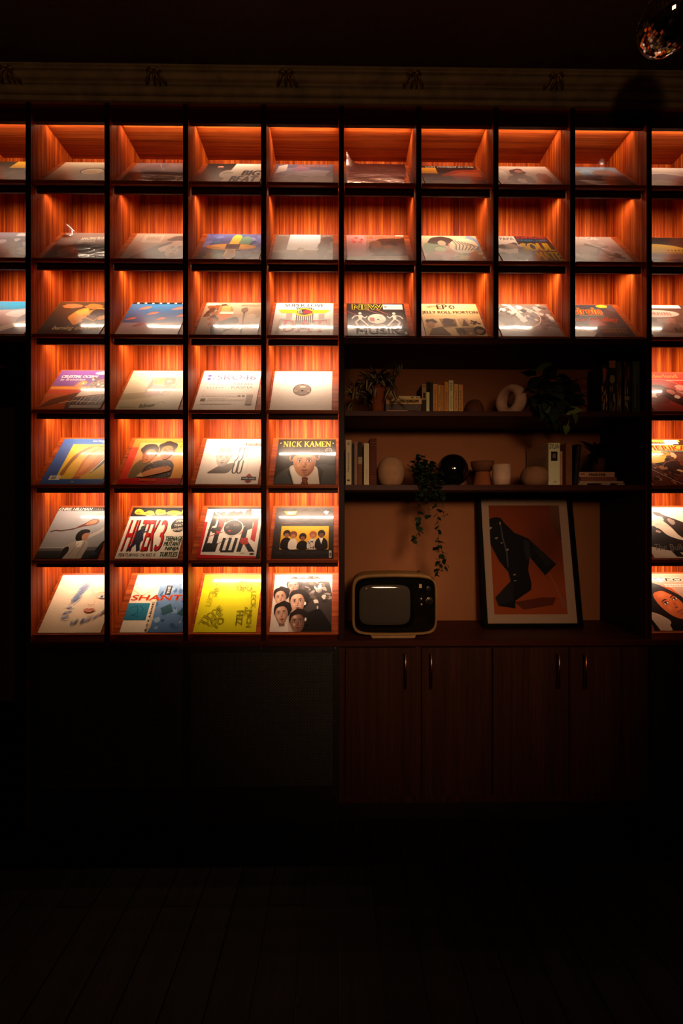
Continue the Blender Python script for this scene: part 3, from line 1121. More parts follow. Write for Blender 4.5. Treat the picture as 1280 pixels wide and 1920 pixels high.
@cover(2, 6, 'pastel illustrated record sleeve with a dark-haired figure and striped tiger', 'satin', .002)
def _():
    a = Art('#c9b48f', '#b98f78', 19)
    a.sm = True
    a.blob(.2, .5, .2, .28, '#7f9470', .12).blob(.4, .75, .25, .22, '#c98a80', .12).blob(.85, .8, .2, .2, '#c97a48', .12).blob(.9, .3, .12, .3, '#7d93a8', .12)
    a.poly([(.1, .3), (.2, .08), (.4, .02), (.55, .1), (.62, .3), (.5, .42), (.3, .36)], '#3a2018')
    a.ell(.36, .3, .07, .1, '#d8a888').blob(.55, .38, .1, .1, '#c9655a', .1)
    a.ell(.72, .4, .24, .3, '#e2cfae', 20)
    for i in range(7):
        a.line([(.55 + .05 * i, .15 + .03 * i), (.6 + .06 * i, .35 + .02 * i), (.56 + .05 * i, .58)], .018, '#5a3424')
    a.blob(.3, .55, .1, .1, '#b5c090', .1).blob(.62, .82, .12, .12, '#d8b06a', .15).blob(.15, .85, .15, .12, '#a8705a', .15)
    a.scatter(10, 0, .6, 1, 1, .03, .06, ['#7d93a8', '#c97a48', '#7f9470', '#dcc6a4'])
    return a

@cover(2, 7, 'black record sleeve with large yellow two-line lettering beside grey figures', 'gloss', .004, 'card_dark')
def _():
    a = Art('#231d1c', None, 20)
    a.rect(0, 0, .42, 1, '#b9a89c').text('LE PAPA', .02, .04, .4, .16, '#3a302c', .015)
    a.scatter(14, .02, .3, .42, .95, .06, .13, ['#4a403e', '#3a3230', '#6f625c', '#2c2524'])
    a.blob(.3, .4, .09, .1, '#8a7468').blob(.46, .55, .12, .18, '#5a4a44').blob(.48, .38, .06, .08, '#b08a72')
    a.text('LA RUE KETANOU', .46, .02, .96, .1, '#b3302c', .03).text('THE HEART & MIND', .44, .13, .96, .21, '#3f6a94', .02)
    a.text('SOUL', .46, .28, .98, .58, '#d8a82a', .03).text('MATE', .62, .63, 1, .93, '#d8a82a', .025)
    return a

@cover(2, 8, 'mauve sketchy record sleeve with a running figure, second row', 'dusty', .0)
def _():
    a = Art('#9a8078', '#876a62', 21)
    a.text('THE LOCAL', .1, .02, .75, .12, '#e4d6cc', .02).scatter(10, 0, .2, 1, 1, .06, .16, ['#a58d84', '#8a6f67', '#7d625a', '#b39c92'])
    a.line([(.42, .3), (.6, .45), (.8, .4)], .05, '#54403b').line([(.6, .45), (.7, .7), (.9, .85)], .06, '#4d3a36').line([(.6, .5), (.5, .7), (.4, .62)], .035, '#5c4640')
    a.line([(.5, .25), (.8, .6), (.95, .62)], .015, '#d8c6bc').blob(.82, .75, .06, .1, '#3f2f2b')
    return a

@cover(2, 9, 'black record sleeve with a yellow rounded boat shape, outermost bay', 'gloss', .004, 'card_dark')
def _():
    a = Art('#1d1614', None, 22)
    a.sm = True
    a.poly([(0, .62), (1, .62), (1, 1), (0, 1)], '#6d5550', '#8a6f68')
    a.ell(.3, .6, .55, .32, '#c99f3a', 0, 24, None, 180, 360).rect(0, .6, .85, .67, '#a87c2a')
    for i in range(6):
        a.rect(.45 + .06 * i, .5, .475 + .06 * i, .55, '#4d3010')
    a.rect(0, .86, .5, .95, '#3a2c2a')
    return a

# ================================================================ row 3
@cover(3, 0, 'record sleeve with bright blue sky over white dunes', 'gloss')
def _():
    a = Art('#2f86b0', '#4f9cc0', 23)
    a.sm = True
    a.poly([(0, .3), (.5, .26), (.8, .2), (1, .2), (1, 1), (0, 1)], '#b9a8a8', '#a08a8a').blob(.7, .38, .3, .12, '#d9cfd0', .15).blob(.9, .55, .2, .2, '#8f8594', .15)
    a.poly([(.5, .8), (.8, .62), (1, .58), (1, 1), (.5, 1)], '#d8c4b8').poly([(.5, 1), (.75, .8), (1, .78), (1, 1)], '#8a7a80')
    return a

@cover(3, 1, 'dark brown record sleeve with an orange burning figure and slanted lowercase lettering', 'gloss', .012, 'card_dark')
def _():
    a = Art('#4a3320', '#3c2a1c', 24)
    a.sm = True
    a.blob(.25, .14, .17, .07, '#c0663a', .15).blob(.62, .14, .15, .08, '#b3642a', .2).blob(.9, .1, .12, .08, '#c9702f', .2)
    a.poly([(.3, .5), (.4, .25), (.55, .18), (.6, .3), (.75, .16), (.95, .3), (1, .5), (.85, .6), (.7, .45), (.62, .6), (.5, .75), (.4, .62)], '#d98a24')
    a.blob(.5, .35, .1, .1, '#e8a838', .3).blob(.78, .35, .14, .14, '#3d2417', .2).blob(.7, .55, .12, .12, '#6a4020', .25).line([(.6, .5), (.78, .6), (.84, .45)], .03, '#c98030')
    a.text('burning the bough', .2, .76, 1, .9, '#e2c79a', .03, .25)
    return a

@cover(3, 2, 'blue record sleeve scattered with pink darts above pale sand', 'gloss', .014)
def _():
    a = Art('#2d6fa0', '#5a4a80', 25)
    a.sm = True
    a.poly([(0, .65), (1, .65), (1, 1), (0, 1)], '#b58a90', '#caa8a0').rect(0, 0, 1, .06, '#1c1a1c')
    for i in range(7):
        a.rect(.08 + .13 * i, .015, .12 + .13 * i, .045, '#d8cfc0')
    def dart(x, y, s, c1='#c8604c', c2='#e08a6a'):
        a.poly([(x - s, y + s * .42), (x - s * .1, y - s * .5), (x + s, y - s * .4), (x + s * .55, y + s * .15), (x - s * .2, y + s * .38)], c1)
        a.poly([(x - s, y + s * .42), (x, y - s * .1), (x + s * .9, y - s * .36), (x + s * .4, y + s * .1)], c2)
    for x, y, s in ((.27, .19, .12), (.44, .36, .11), (.83, .2, .12), (.62, .53, .1), (.12, .53, .1), (.95, .42, .11), (.3, .72, .12)):
        dart(x, y, s, '#c8604c' if y < .6 else '#8f4a54', '#e08a6a' if y < .6 else '#b5646a')
    return a

@cover(3, 3, 'tan record sleeve with a curly-haired singer holding a microphone', 'gloss', .012)
def _():
    a = Art('#a08a72', '#8a7460', 26)
    a.sm = True
    a.scatter(8, .5, .05, 1, .9, .08, .16, ['#ab957c', '#937d68', '#a38c74'])
    a.rect(.02, .02, .22, .08, '#cdbfa8').text('NINETEEN LIVE', .62, .06, .98, .12, '#6a5646', .01)
    for i in range(34):
        t = a.rnd.random()
        a.blob(.2 + a.rnd.uniform(-.12, .14), .1 + .6 * t, .05, .05, a.rnd.choice(['#5a2f1c', '#7d4426', '#8f5530', '#3f2014']), .35)
    a.poly([(.24, .12), (.4, .08), (.5, .2), (.52, .34), (.46, .5), (.36, .62), (.26, .45)], '#b8683c').poly([(.3, .1), (.44, .12), (.46, .28), (.3, .3)], '#c98a52')
    a.poly([(.3, .3), (.52, .3), (.52, .37), (.28, .37)], '#d9cbb8')
    a.poly([(.2, .75), (.4, .55), (.6, .45), (.66, .6), (.6, .78), (.45, .9), (.4, 1), (.25, 1)], '#2a201c')
    a.poly([(.6, .75), (.7, .5), (.76, .52), (.72, .72), (.66, .82)], '#b9855c').blob(.7, .24, .06, .09, '#6a5648', .1).line([(.7, .3), (.73, .95)], .025, '#4a3a30')
    return a

@cover(3, 4, 'white record sleeve with a winged yellow badge and large crimson serif lettering', 'gloss', -.008)
def _():
    a = Art('#ece6dc', '#d8ccc4', 27)
    a.poly([(.1, .5), (.2, .5), (.2, .3), (.3, .3), (.3, .55), (.75, .55), (.75, .35), (.85, .35), (.85, .5), (.95, .5), (.95, 1), (.05, 1)], '#a89a94', '#c4b6ac')
    a.text('SUPER LOVE', .16, .02, .84, .12, '#231d1d', .03)
    for i in range(9):
        a.poly([(.37 + .034 * i, .17), (.388 + .034 * i, .17), (.388 + .034 * i, .82), (.37 + .034 * i, .82)], '#1f1a18')
    for i in range(8):
        a.ell(.36 + .036 * i, .16, .018, .018, '#1f1a18', 0, 8)
    a.poly([(.05, .22), (.95, .22), (.86, .33), (.12, .33)], '#d8c22a')
    a.ell(.5, .3, .16, .13, '#d9b82a').ell(.5, .29, .12, .09, '#2c2620').blob(.56, .29, .08, .06, '#b8303a', .15).text('EL', .4, .24, .48, .33, '#e8dfd0', .02)
    a.serif('BAT', .15, .55, .9, .9, '#b82a4a', 1.1)
    return a

@cover(3, 5, 'black record sleeve with outlined yellow lettering, white disc and white runners', 'gloss', -.008, 'card_dark')
def _():
    a = Art('#221c1b', '#2f2725', 28)
    a.outline('NEW', .1, .03, .62, .2, '#d8b82a', '#221c1b', .01, .045, space=1.05)
    a.rect(.63, .03, .97, .19, '#d4cabc').bars(.7, .06, .95, .16, 4, '#8f857a', .35).blob(.67, .11, .025, .04, '#6a6058')
    a.line([(.0, .26), (.3, .48)], .008, '#c95a7a').line([(.35, .22), (.62, .38)], .008, '#b8808a').line([(.5, .2), (.7, .36)], .008, '#d96a4a')
    a.ell(.5, .5, .155, .15, '#e6dccb').ell(.52, .52, .02, .02, '#2a2220').rect(.38, .46, .46, .58, '#a85a4a').bars(.54, .42, .6, .58, 4, '#9a8c80', .3)
    for x, s in ((.22, 1), (.8, -1)):
        a.ell(x, .33, .028, .035, '#e9dfd2').poly([(x - .03, .38), (x + .035, .38), (x + .03, .5), (x - .03, .5)], '#e9dfd2')
        a.line([(x - .02 * s, .4), (x - .1 * s, .42), (x - .14 * s, .5)], .025, '#e9dfd2').line([(x + .02 * s, .4), (x + .08 * s, .48), (x + .12 * s, .42)], .022, '#e9dfd2')
        a.line([(x, .5), (x - .08 * s, .6), (x - .04 * s, .74)], .035, '#d8ccc0').line([(x, .5), (x + .07 * s, .62), (x + .13 * s, .72)], .035, '#d8ccc0')
    a.outline('MUSIK', .15, .78, .88, .94, '#6a5a54', '#3a302d', .01, .04)
    a.rect(.93, .88, .97, .97, '#d8ccc0')
    return a

@cover(3, 6, 'cream record sleeve with brown photo collage and slab lettering across its top', 'matte', .002)
def _():
    a = Art('#d3b077', '#c9a878', 29)
    a.sm = True
    a.blob(.22, .1, .1, .05, '#a8643c').blob(.24, .13, .06, .04, '#c99a60')
    a.text('EP', .3, .02, .48, .17, '#4a3020', .04).ell(.56, .1, .055, .07, '#4a3020').text('4', .535, .05, .585, .15, '#e2c89a', .02)
    a.text('JELLY ROLL MORTON', .02, .23, .98, .34, '#5a3420', .035)
    a.text('THE PIANO ROLLS AND OTHER MUSIC', .1, .37, .6, .4, '#a8845c', .0)
    a.poly([(.02, .5), (.2, .46), (.3, .6), (.3, .98), (.04, .98)], '#c9a372').blob(.14, .56, .1, .07, '#4d3424').blob(.12, .68, .07, .1, '#a87850').poly([(.05, .98), (.12, .78), (.3, .72), (.42, .98)], '#6f5038')
    a.poly([(.28, .48), (.56, .48), (.56, .72), (.32, .76)], '#8a6848').blob(.42, .56, .1, .08, '#4a3424').rect(.34, .6, .54, .7, '#5f4630')
    a.poly([(.58, .48), (.76, .46), (.84, .72), (.62, .74)], '#b08a5c').poly([(.64, .7), (.7, .48), (.76, .7)], '#5a3c28')
    a.rect(.78, .48, .98, .66, '#c6a070').scatter(10, .8, .54, .96, .66, .02, .04, ['#3f2a1c', '#5a3c26'])
    a.poly([(.5, .76), (.82, .74), (.84, .98), (.54, .98)], '#7d5c40').scatter(8, .52, .78, .8, .96, .03, .05, ['#4a3424', '#a88460', '#5f4630'])
    a.ell(.9, .84, .1, .13, '#3a2a1f').blob(.9, .86, .07, .06, '#8a6a4a')
    return a

@cover(3, 7, 'black and white crowd photograph record sleeve with a thin white circle', 'dusty', .002)
def _():
    a = Art('#6f605a', '#54453f', 30)
    a.scatter(50, 0, 0, 1, .55, .02, .06, ['#4a3d3a', '#c4b4aa', '#3a302e', '#a89890', '#6d5d58', '#d8c9be'])
    a.poly([(.3, .05), (.36, .0), (.55, .55), (.44, .6)], '#c9b8ae').poly([(0, .5), (.4, .62), (1, .6), (1, 1), (0, 1)], '#8f7a72', '#7d685f')
    a.scatter(8, .5, .55, 1, .8, .04, .1, ['#54443f', '#6a5852', '#a08f86']).ring(.42, .42, .36, .33, .014, '#d8ccc4')
    a.line([(.0, .4), (.2, .52), (.4, .3)], .03, '#3f3431').blob(.18, .55, .12, .16, '#4d403c')
    return a

@cover(3, 8, 'dark grey record sleeve with flowing orange script over two lines', 'gloss', -.004, 'card_dark')
def _():
    a = Art('#3a3438', '#2e282a', 31)
    a.scatter(14, 0, 0, 1, 1, .1, .25, ['#454046', '#332d31', '#3f383c', '#29242a'])
    a.blob(.8, .05, .1, .05, '#d8a02a', .1)
    a.outline('meirein', .02, .1, .72, .32, '#e8a83a', '#c0491c', .02, .03, sh=.2)
    a.line([(.3, .35), (.72, .36)], .012, '#c9902f').outline('Peter Maffay', .0, .42, .9, .58, '#d86a2a', '#a8301c', .02, .03, sh=.15)
    a.blob(.5, .6, .14, .1, '#8f2a1c').bars(.5, .76, .92, .93, 4, '#a8783c', .35)
    a.poly([(0, .78), (.25, .78), (.4, .88), (.3, 1), (0, 1)], '#b89a84', '#d9c8b8')
    return a

@cover(3, 9, 'brown record sleeve with a white strip and pale surfboard oval on top', 'gloss', .004)
def _():
    a = Art('#4a342c', '#7a5c50', 32)
    a.rect(0, 0, .9, .1, '#d8d4cc').ell(.35, .28, .42, .12, '#cdb8a8').text('CARAVAN', .2, .22, .62, .33, '#b04a3a', .01)
    a.scatter(14, 0, .45, 1, .7, .05, .12, ['#6a4a3e', '#8a6453', '#54392f']).text('KORSUN', .45, .72, .95, .84, '#3a2620', .02).poly([(0, .85), (.6, .9), (.5, 1), (0, 1)], '#a88f84')
    return a

# ================================================================ row 4
@cover(4, 1, 'purple and orange science-fantasy record sleeve with white lettering', 'gloss', .012)
def _():
    a = Art('#6f4684', '#7a5590', 33)
    a.sm = True
    a.poly([(0, .42), (1, .42), (1, 1), (0, 1)], '#c9672c', '#a8481f').rect(0, .44, 1, .5, '#e09038').rect(0, .52, .7, .62, '#c4482c')
    a.poly([(.36, .46), (.42, .3), (.5, .28), (.52, .36), (.46, .46)], '#d9764a').ell(.5, .34, .06, .06, '#e08a3c').ell(.5, .345, .015, .02, '#f4e6d0')
    a.poly([(0, .98), (.12, .76), (.5, .58), (.56, .62), (.46, .74), (.2, .9)], '#6a3a24')
    a.ell(.78, .06, .17, .045, '#e8d8d8', -6).poly([(.8, .1), (.86, .08), (1, .22), (1, .3)], '#d9862c')
    a.text('CELESTIAL OCEAN', .07, .13, .68, .2, '#ece0e0', .035, .2).text('by Brainticket', .08, .22, .5, .29, '#e6d6da', .02, .15)
    a.blob(.85, .45, .26, .22, '#8f7468', .2)
    a.scatter(40, .62, .2, 1, .5, .018, .035, ['#d8cabc', '#a8968a', '#6a5850', '#e8dccc', '#54443c'])
    a.poly([(.55, .54), (1, .46), (1, .62), (.5, .7)], '#e9d3b8').poly([(.4, .86), (.46, .72), (1, .66), (1, 1), (.44, 1)], '#54403a')
    for i in range(9):
        a.line([(.46 + .06 * i, .88), (.5 + .06 * i, .7)], .012, a.rnd.choice(['#c9b8a4', '#8a7466', '#2a1f1c']))
    a.line([(.3, .86), (.5, .8), (.9, .82)], .016, '#c9a890').rect(.5, .9, 1, .97, '#a89484')
    return a

@cover(4, 2, 'pale olive record sleeve with a faint glassy block drawn in the middle', 'satin', .012)
def _():
    a = Art('#cfc3a4', '#b3a686', 34)
    a.poly([(0, .62), (.45, .56), (.5, .7), (0, .78)], '#a89878')
    a.poly([(.38, .2), (.75, .18), (.84, .5), (.72, .66), (.4, .7), (.33, .5)], '#a89a84').poly([(.44, .22), (.6, .2), (.6, .34), (.44, .38)], '#c9b258').poly([(.6, .2), (.78, .2), (.8, .34), (.62, .4)], '#b07a6a')
    a.poly([(.36, .5), (.46, .38), (.7, .44), (.72, .6), (.44, .66)], '#b08a84').poly([(.4, .2), (.44, .42), (.36, .5)], '#7d705f').line([(.72, .32), (.96, .2)], .012, '#a49a80')
    a.line([(.44, .66), (.8, .5), (.84, .34)], .012, '#8a7d68').scatter(8, .4, .25, .78, .62, .02, .05, ['#c0a890', '#97886f', '#b8957f'])
    a.text('nightprowl', .04, .93, .3, .97, '#6a604a', .0).text('Ballroom', .36, .86, .6, .95, '#3a3428', .01, .3, -8).line([(.6, .88), (.7, .8), (.76, .86)], .007, '#6a604a')
    return a

@cover(4, 3, 'white record sleeve printed with thin technical lettering and violet dots', 'matte', .012)
def _():
    a = Art('#e9e1d8', None, 35)
    a.ell(.12, .13, .035, .03, '#5a4a98').ell(.12, .22, .03, .028, '#5a4a98')
    a.text('/SR\u00d846', .18, .1, .92, .24, '#645a74', 0.)
    for i in range(6):
        a.ell(.16 + .07 * i, .36, .008, .008, '#8a7f80', 0, 8).ell(.14 + .05 * i, .45, .009, .009, '#6a6068', 0, 8)
    a.text('RAFAEL', .56, .32, .9, .38, '#978a84', 0.).text('KASMA', .54, .41, .9, .47, '#8f827c', 0.)
    a.line([(.1, .5), (.08, .62), (.92, .6)], .004, '#c0b4aa').text('ON THE RADIO WITH MUSICIANS', .08, .655, .66, .69, '#9a8f88', .0)
    a.ell(.7, .665, .028, .024, '#9a8f8c').ell(.77, .665, .028, .024, '#9a8f8c').rect(.82, .63, .93, .88, '#b5aaa4').rect(.08, .73, .16, .8, '#8f8480')
    a.bars(.2, .73, .5, .81, 3, '#b3a8a0', .3).bars(.52, .75, .8, .8, 2, '#c0b5ac', .3).bars(.1, .86, .6, .88, 1, '#a89d96', .6).line([(.82, .88), (.93, .88)], .01, '#8a807a')
    return a

@cover(4, 4, 'plain white paper sleeve with a round cut-out showing a grey centre label', 'matte', -.012)
def _():
    a = Art('#ece4da', None, 36)
    a.ring(.5, .5, .42, .43, .006, '#e0d6ca').ell(.5, .5, .155, .155, '#3d312c').ell(.502, .506, .146, .146, '#8f8078').ring(.502, .506, .1, .1, .004, '#7d6e66')  # dark rim round the label paints the cut-out's thin shadow
    a.ell(.502, .52, .02, .02, '#2a211d').rect(.46, .4, .55, .44, '#cfc3b8').rect(.37, .52, .42, .54, '#c4b8ae').rect(.58, .52, .63, .54, '#c4b8ae').bars(.44, .58, .58, .61, 2, '#c4b8ae', .4)
    return a

@cover(4, 9, 'red record sleeve with gold lettering and a goggled figure', 'gloss', .004)
def _():
    a = Art('#b8342a', '#8f2218', 37)
    a.sm = True
    a.text('Wonderland', .06, .05, .82, .14, '#d98f4a', .02).rect(.5, .2, 1, .215, '#d88a70')
    a.ell(.4, .42, .36, .24, '#8a3a34').ring(.4, .42, .36, .24, .012, '#c97060', 180, 360)
    a.ell(.36, .4, .12, .07, '#2a1410', 15).blob(.45, .5, .16, .1, '#3d1c16').blob(.5, .52, .07, .06, '#b0685a').blob(.76, .42, .14, .1, '#c9685c').blob(.74, .4, .1, .07, '#d98a78')
    a.poly([(.25, .6), (.5, .58), (.85, .75), (.9, 1), (.6, .95)], '#241210').poly([(.6, .5), (1, .6), (1, .8), (.75, .65)], '#b98a70').blob(.22, .75, .16, .15, '#6a1f18').poly([(0, .85), (.3, .8), (.5, 1), (0, 1)], '#8a2a1c')
    a.blob(.55, .65, .05, .05, '#d8b8a4').blob(.1, .58, .14, .1, '#e8cfb8')
    return a

# ================================================================ row 5
@cover(5, 1, 'blue-bordered record sleeve around a yellow picture of an orange bent form', 'satin', .018)
def _():
    a = Art('#2f5490', '#2b4d84', 38)
    a.sm = True
    a.text('WATSON & GODOY', .5, .035, 1, .075, '#d0d0d8', .02).text('THE EDGE', .68, .085, .9, .11, '#d0d0d8', .01)
    a.rect(.2, .13, .97, .9, '#d9b02c', '#c99f2c')
    a.poly([(.22, .8), (.3, .4), (.45, .2), (.66, .15), (.8, .17), (.8, .22), (.6, .24), (.42, .35), (.33, .55), (.3, .85)], '#8a5a22')
    a.poly([(.3, .75), (.4, .35), (.6, .17), (.72, .2), (.66, .5), (.5, .72), (.4, .8)], '#d9a638')
    a.poly([(.48, .9), (.5, .5), (.58, .26), (.72, .17), (.8, .24), (.82, .45), (.74, .66), (.62, .84)], '#c9702a').poly([(.52, .8), (.55, .5), (.63, .3), (.72, .22), (.7, .45), (.62, .7)], '#d98a3a')
    a.poly([(.8, .2), (.95, .17), (.93, .45), (.82, .65), (.7, .8), (.76, .6), (.84, .4)], '#3a2418').line([(.84, .25), (.86, .42), (.72, .75)], .02, '#e2cfa4').blob(.86, .2, .05, .04, '#e8d49a')
    a.poly([(.45, .9), (.5, .84), (.6, .86), (.58, .9)], '#a85220')
    a.rect(.1, .83, .27, .92, '#c9c0b0')
    for i in range(9):
        a.rect(.13 + .009 * i, .845, .134 + .009 * i + .003 * (i % 2), .905, '#1c1a1c')
    a.rect(.48, .95, .52, .965, '#d8c050')
    return a

@cover(5, 2, 'red-orange record sleeve with a photograph of two embracing young men', 'gloss', .02)
def _():
    a = Art('#d0702c', '#b8301c', 39)
    a.sm = True
    a.rect(0, .88, 1, 1, '#a81c1c').poly([(0, .2), (.12, .2), (.12, .9), (0, .9)], '#c43a22')
    a.rect(.12, .09, .78, .88, '#c98c52', '#a8683a').rect(.78, .09, 1, .88, '#d8922a').text('cut', .82, .1, .95, .2, '#b8701c', .01, .3)
    a.poly([(.12, .88), (.14, .6), (.24, .46), (.4, .5), (.5, .88)], '#6a5638').poly([(.3, .88), (.34, .62), (.5, .5), (.72, .48), (.82, .6), (.82, .88)], '#3c2c22')
    for i in range(60):
        x, y = a.rnd.uniform(.36, .8), a.rnd.uniform(.55, .87)
        a.ell(x, y, .007, .009, a.rnd.choice(['#a88c6c', '#1f1612', '#8a7054']), 0, 6)
    a.blob(.32, .24, .15, .12, '#22140f', .12).blob(.63, .17, .16, .1, '#261812', .15)
    a.face(.34, .38, .22, .34, '#b06c3c', '#7d4324', '#22140f', 8, side=-1, top=.7)
    a.face(.62, .3, .23, .34, '#a8642f', '#7d4420', '#261812', -4, top=.72)
    a.poly([(.32, .78), (.44, .7), (.7, .62), (.78, .66), (.8, .72), (.7, .76), (.45, .84), (.36, .86)], '#b87444').line([(.66, .64), (.78, .7)], .01, '#8a4c28')
    a.poly([(.26, .85), (.32, .76), (.38, .86)], '#c9a078')
    a.text('behind my eyes', .34, .9, .6, .955, '#d8862a', .02)
    return a

@cover(5, 3, 'white record sleeve with a grey portrait, tall outlined letters and red diamond', 'satin', .018)
def _():
    a = Art('#e6dccf', None, 40)
    a.sm = True
    a.poly([(.12, .78), (.16, .2), (.55, .2), (.54, .78)], '#e2d8cb')
    a.poly([(.12, .78), (.3, .62), (.4, .58), (.56, .54), (.58, .62), (.48, .78)], '#7f746c', '#5a4f49')
    a.face(.36, .44, .25, .36, '#b3a598', '#8a7c72', '#8a7d74', 4, lip='#7a6a62', eye='#5a4e48', light='#d8ccc0')
    a.blob(.34, .24, .1, .05, '#8d8076', .3).blob(.42, .23, .05, .04, '#8d8076', .3)
    a.line([(.66, 0), (.66, .22), (.62, .45)], .009, '#3a3230')
    for x in (.55, .63):
        a.ring(x + .032, .74, .03, .035, .02, '#241e1c', 0, 180).line([(x, .74), (x + .01, .52), (x + .05, .45), (x + .06, .2)], .02, '#241e1c').line([(x + .064, .74), (x + .075, .5)], .02, '#241e1c')
    a.line([(.69, .2), (.74, .2), (.74, .42)], .014, '#5a4e48')
    a.rect(.69, .1, 1, .155, '#9a3424').text('JOYCE SIMS', .71, .112, .98, .145, '#e6d6c8', .02)
    a.poly([(.84, .78), (.92, .88), (.84, .99), (.76, .88)], '#b02820').rect(.72, .85, .96, .92, '#231b1a').text('walk away', .74, .865, .94, .91, '#e8ddd0', .02).text('REMIX', .79, .935, .89, .965, '#231b1a', .02)
    a.line([(.8, .2), (.78, .76)], .004, '#b8aca0')
    return a

@cover(5, 4, 'black record sleeve with a man in suit and loosened tie under gold serif capitals', 'gloss', .006, 'card_dark')
def _():
    a = Art('#2b241f', '#1e1916', 41)
    a.sm = True
    a.scatter(14, 0, .3, 1, .7, .1, .2, ['#2f2722', '#28211c', '#352c26'])
    a.poly([(0, 1), (.02, .82), (.2, .66), (.34, .6), (.4, 1)], '#4a4742').poly([(.68, 1), (.66, .6), (.8, .58), (1, .62), (1, 1)], '#484540').poly([(.7, .62), (.8, .72), (.76, 1), (.68, 1)], '#35322e').poly([(.3, .62), (.2, .74), (.3, 1), (.38, 1)], '#35322e')
    a.poly([(.22, .64), (.3, .58), (.48, .9), (.64, .6), (.7, .66), (.74, 1), (.32, 1)], '#c9b9a8').poly([(.24, .66), (.32, .62), (.47, .92), (.42, 1), (.34, 1)], '#ddd0c2')
    a.poly([(.3, .56), (.5, .86), (.66, .56), (.6, .5), (.36, .5)], '#8f5c40')
    a.ell(.255, .44, .04, .08, '#a36a4a', -8).ell(.7, .42, .03, .075, '#8a543a', 8)
    a.face(.475, .53, .4, .62, '#b47a56', '#7d4c34', None, -3, lip='#94503f', eye='#1c120e', light='#c8926c')
    a.poly([(.24, .5), (.24, .28), (.3, .19), (.46, .15), (.62, .17), (.7, .26), (.71, .48), (.67, .42), (.62, .36), (.5, .33), (.36, .35), (.29, .4), (.27, .48)], '#1d1511')
    a.poly([(.44, .88), (.5, .85), (.56, .88), (.54, .93), (.56, 1), (.44, 1), (.46, .93)], '#6a3020')
    for i in range(4):
        a.line([(.45 + .02 * i, .92 + .02 * i), (.53, .9 + .03 * i)], .006, '#a8703c')
    a.serif('NICK KAMEN', .09, .06, .92, .18, '#d0a838', 1.05)
    a.ell(.045, .1, .012, .012, '#c9a88a', 0, 8).ell(.955, .1, .012, .012, '#c9a88a', 0, 8)
    a.ring(.88, .27, .055, .055, .008, '#8a7f74').bars(.84, .245, .92, .3, 3, '#8a7f74', .4)
    return a

@cover(5, 9, 'yellow and brown collage record sleeve with orange banner lettering', 'gloss', .004, 'card_dark')
def _():
    a = Art('#3a1f16', '#5a2418', 42)
    a.rect(0, 0, .9, .05, '#c9a23a').text('JIMMIE RODGERS', .1, .055, .72, .085, '#e2c46a', .02).rect(.62, 0, .86, .1, '#d8cdbc').rect(0, .09, .75, .12, '#cfc6b4')
    a.rect(0, .13, 1, .25, '#c9912c').text('AMERIKA', .1, .14, .95, .245, '#c4401f', .035).rect(0, .255, 1, .28, '#54705a')
    a.blob(.35, .38, .35, .13, '#d8a52c', .1).text('LA GLOIRE', .12, .3, .66, .37, '#b8751c', .03).blob(.2, .48, .25, .06, '#e0b43c', .1)
    a.scatter(16, .45, .3, 1, .55, .03, .07, ['#2a1610', '#8a5a3c', '#c9a078', '#54301f'])
    a.ell(.62, .65, .3, .17, '#2a1814', 12).ring(.62, .65, .3, .17, .016, '#7d4a34').scatter(40, 0, .5, 1, 1, .02, .05, ['#6a2c1c', '#3a1a14', '#8f4a2c', '#2a1410', '#a8683c'])
    a.poly([(.5, .7), (.56, .68), (.8, .82), (.76, .86)], '#c99a6a').line([(0, .6), (.45, 1)], .008, '#c9a48a')
    return a

# ================================================================ row 6
@cover(6, 1, 'grey beach photograph record sleeve with a man swinging a guitar overhead', 'gloss', .004, 'card_dark')
def _():
    a = Art('#7f7f84', '#98938e', 43)
    a.sm = True
    a.rect(0, 0, 1, .07, '#171414').text('CHRIS HILLMAN', .01, .012, .58, .06, '#ece6dc', .03, .2).text('CLEAR SAILIN', .6, .025, .98, .05, '#a8a29a', .0, .2, 0, 1.5)
    a.poly([(0, .8), (1, .78), (1, .9), (0, .92)], '#625d5a').poly([(0, .86), (1, .85), (1, 1), (0, 1)], '#3a3736', '#2b2827').rect(0, .79, .5, .81, '#a8a29a')
    a.line([(.04, .5), (.12, .47), (.22, .48), (.42, .44), (.5, .4)], .022, '#3f201a').poly([(.4, .45), (.5, .37), (.58, .32), (.64, .25), (.74, .23), (.8, .28), (.77, .35), (.68, .37), (.58, .39)], '#5a281a').poly([(.56, .37), (.62, .3), (.68, .26), (.75, .26), (.76, .32), (.68, .35)], '#b8643c')
    a.line([(.68, .62), (.86, .5), (1, .34)], .06, '#b3a698').ell(.99, .32, .03, .04, '#b08468')
    a.poly([(.36, 1), (.38, .8), (.5, .68), (.68, .64), (.78, .72), (.74, 1)], '#a89a8a').poly([(.36, 1), (.38, .82), (.46, .76), (.5, .86), (.44, 1)], '#2a2422')
    a.ell(.6, .57, .1, .12, '#1f1815').ell(.66, .58, .055, .085, '#a87458', -6).poly([(.52, .5), (.6, .44), (.7, .46), (.72, .52), (.62, .52), (.58, .64), (.5, .62)], '#1c1512')
    a.poly([(.55, .68), (.66, .66), (.66, .78), (.58, .8)], '#d8ccbe').line([(.6, .72), (.52, .95)], .01, '#7d7064').line([(.7, .7), (.66, .96)], .01, '#7d7064')
    a.poly([(.86, 1), (.96, .72), (1, .66), (1, 1)], '#1f1d22').text('b', .9, .86, .96, .94, '#3f5a74', .03)
    return a

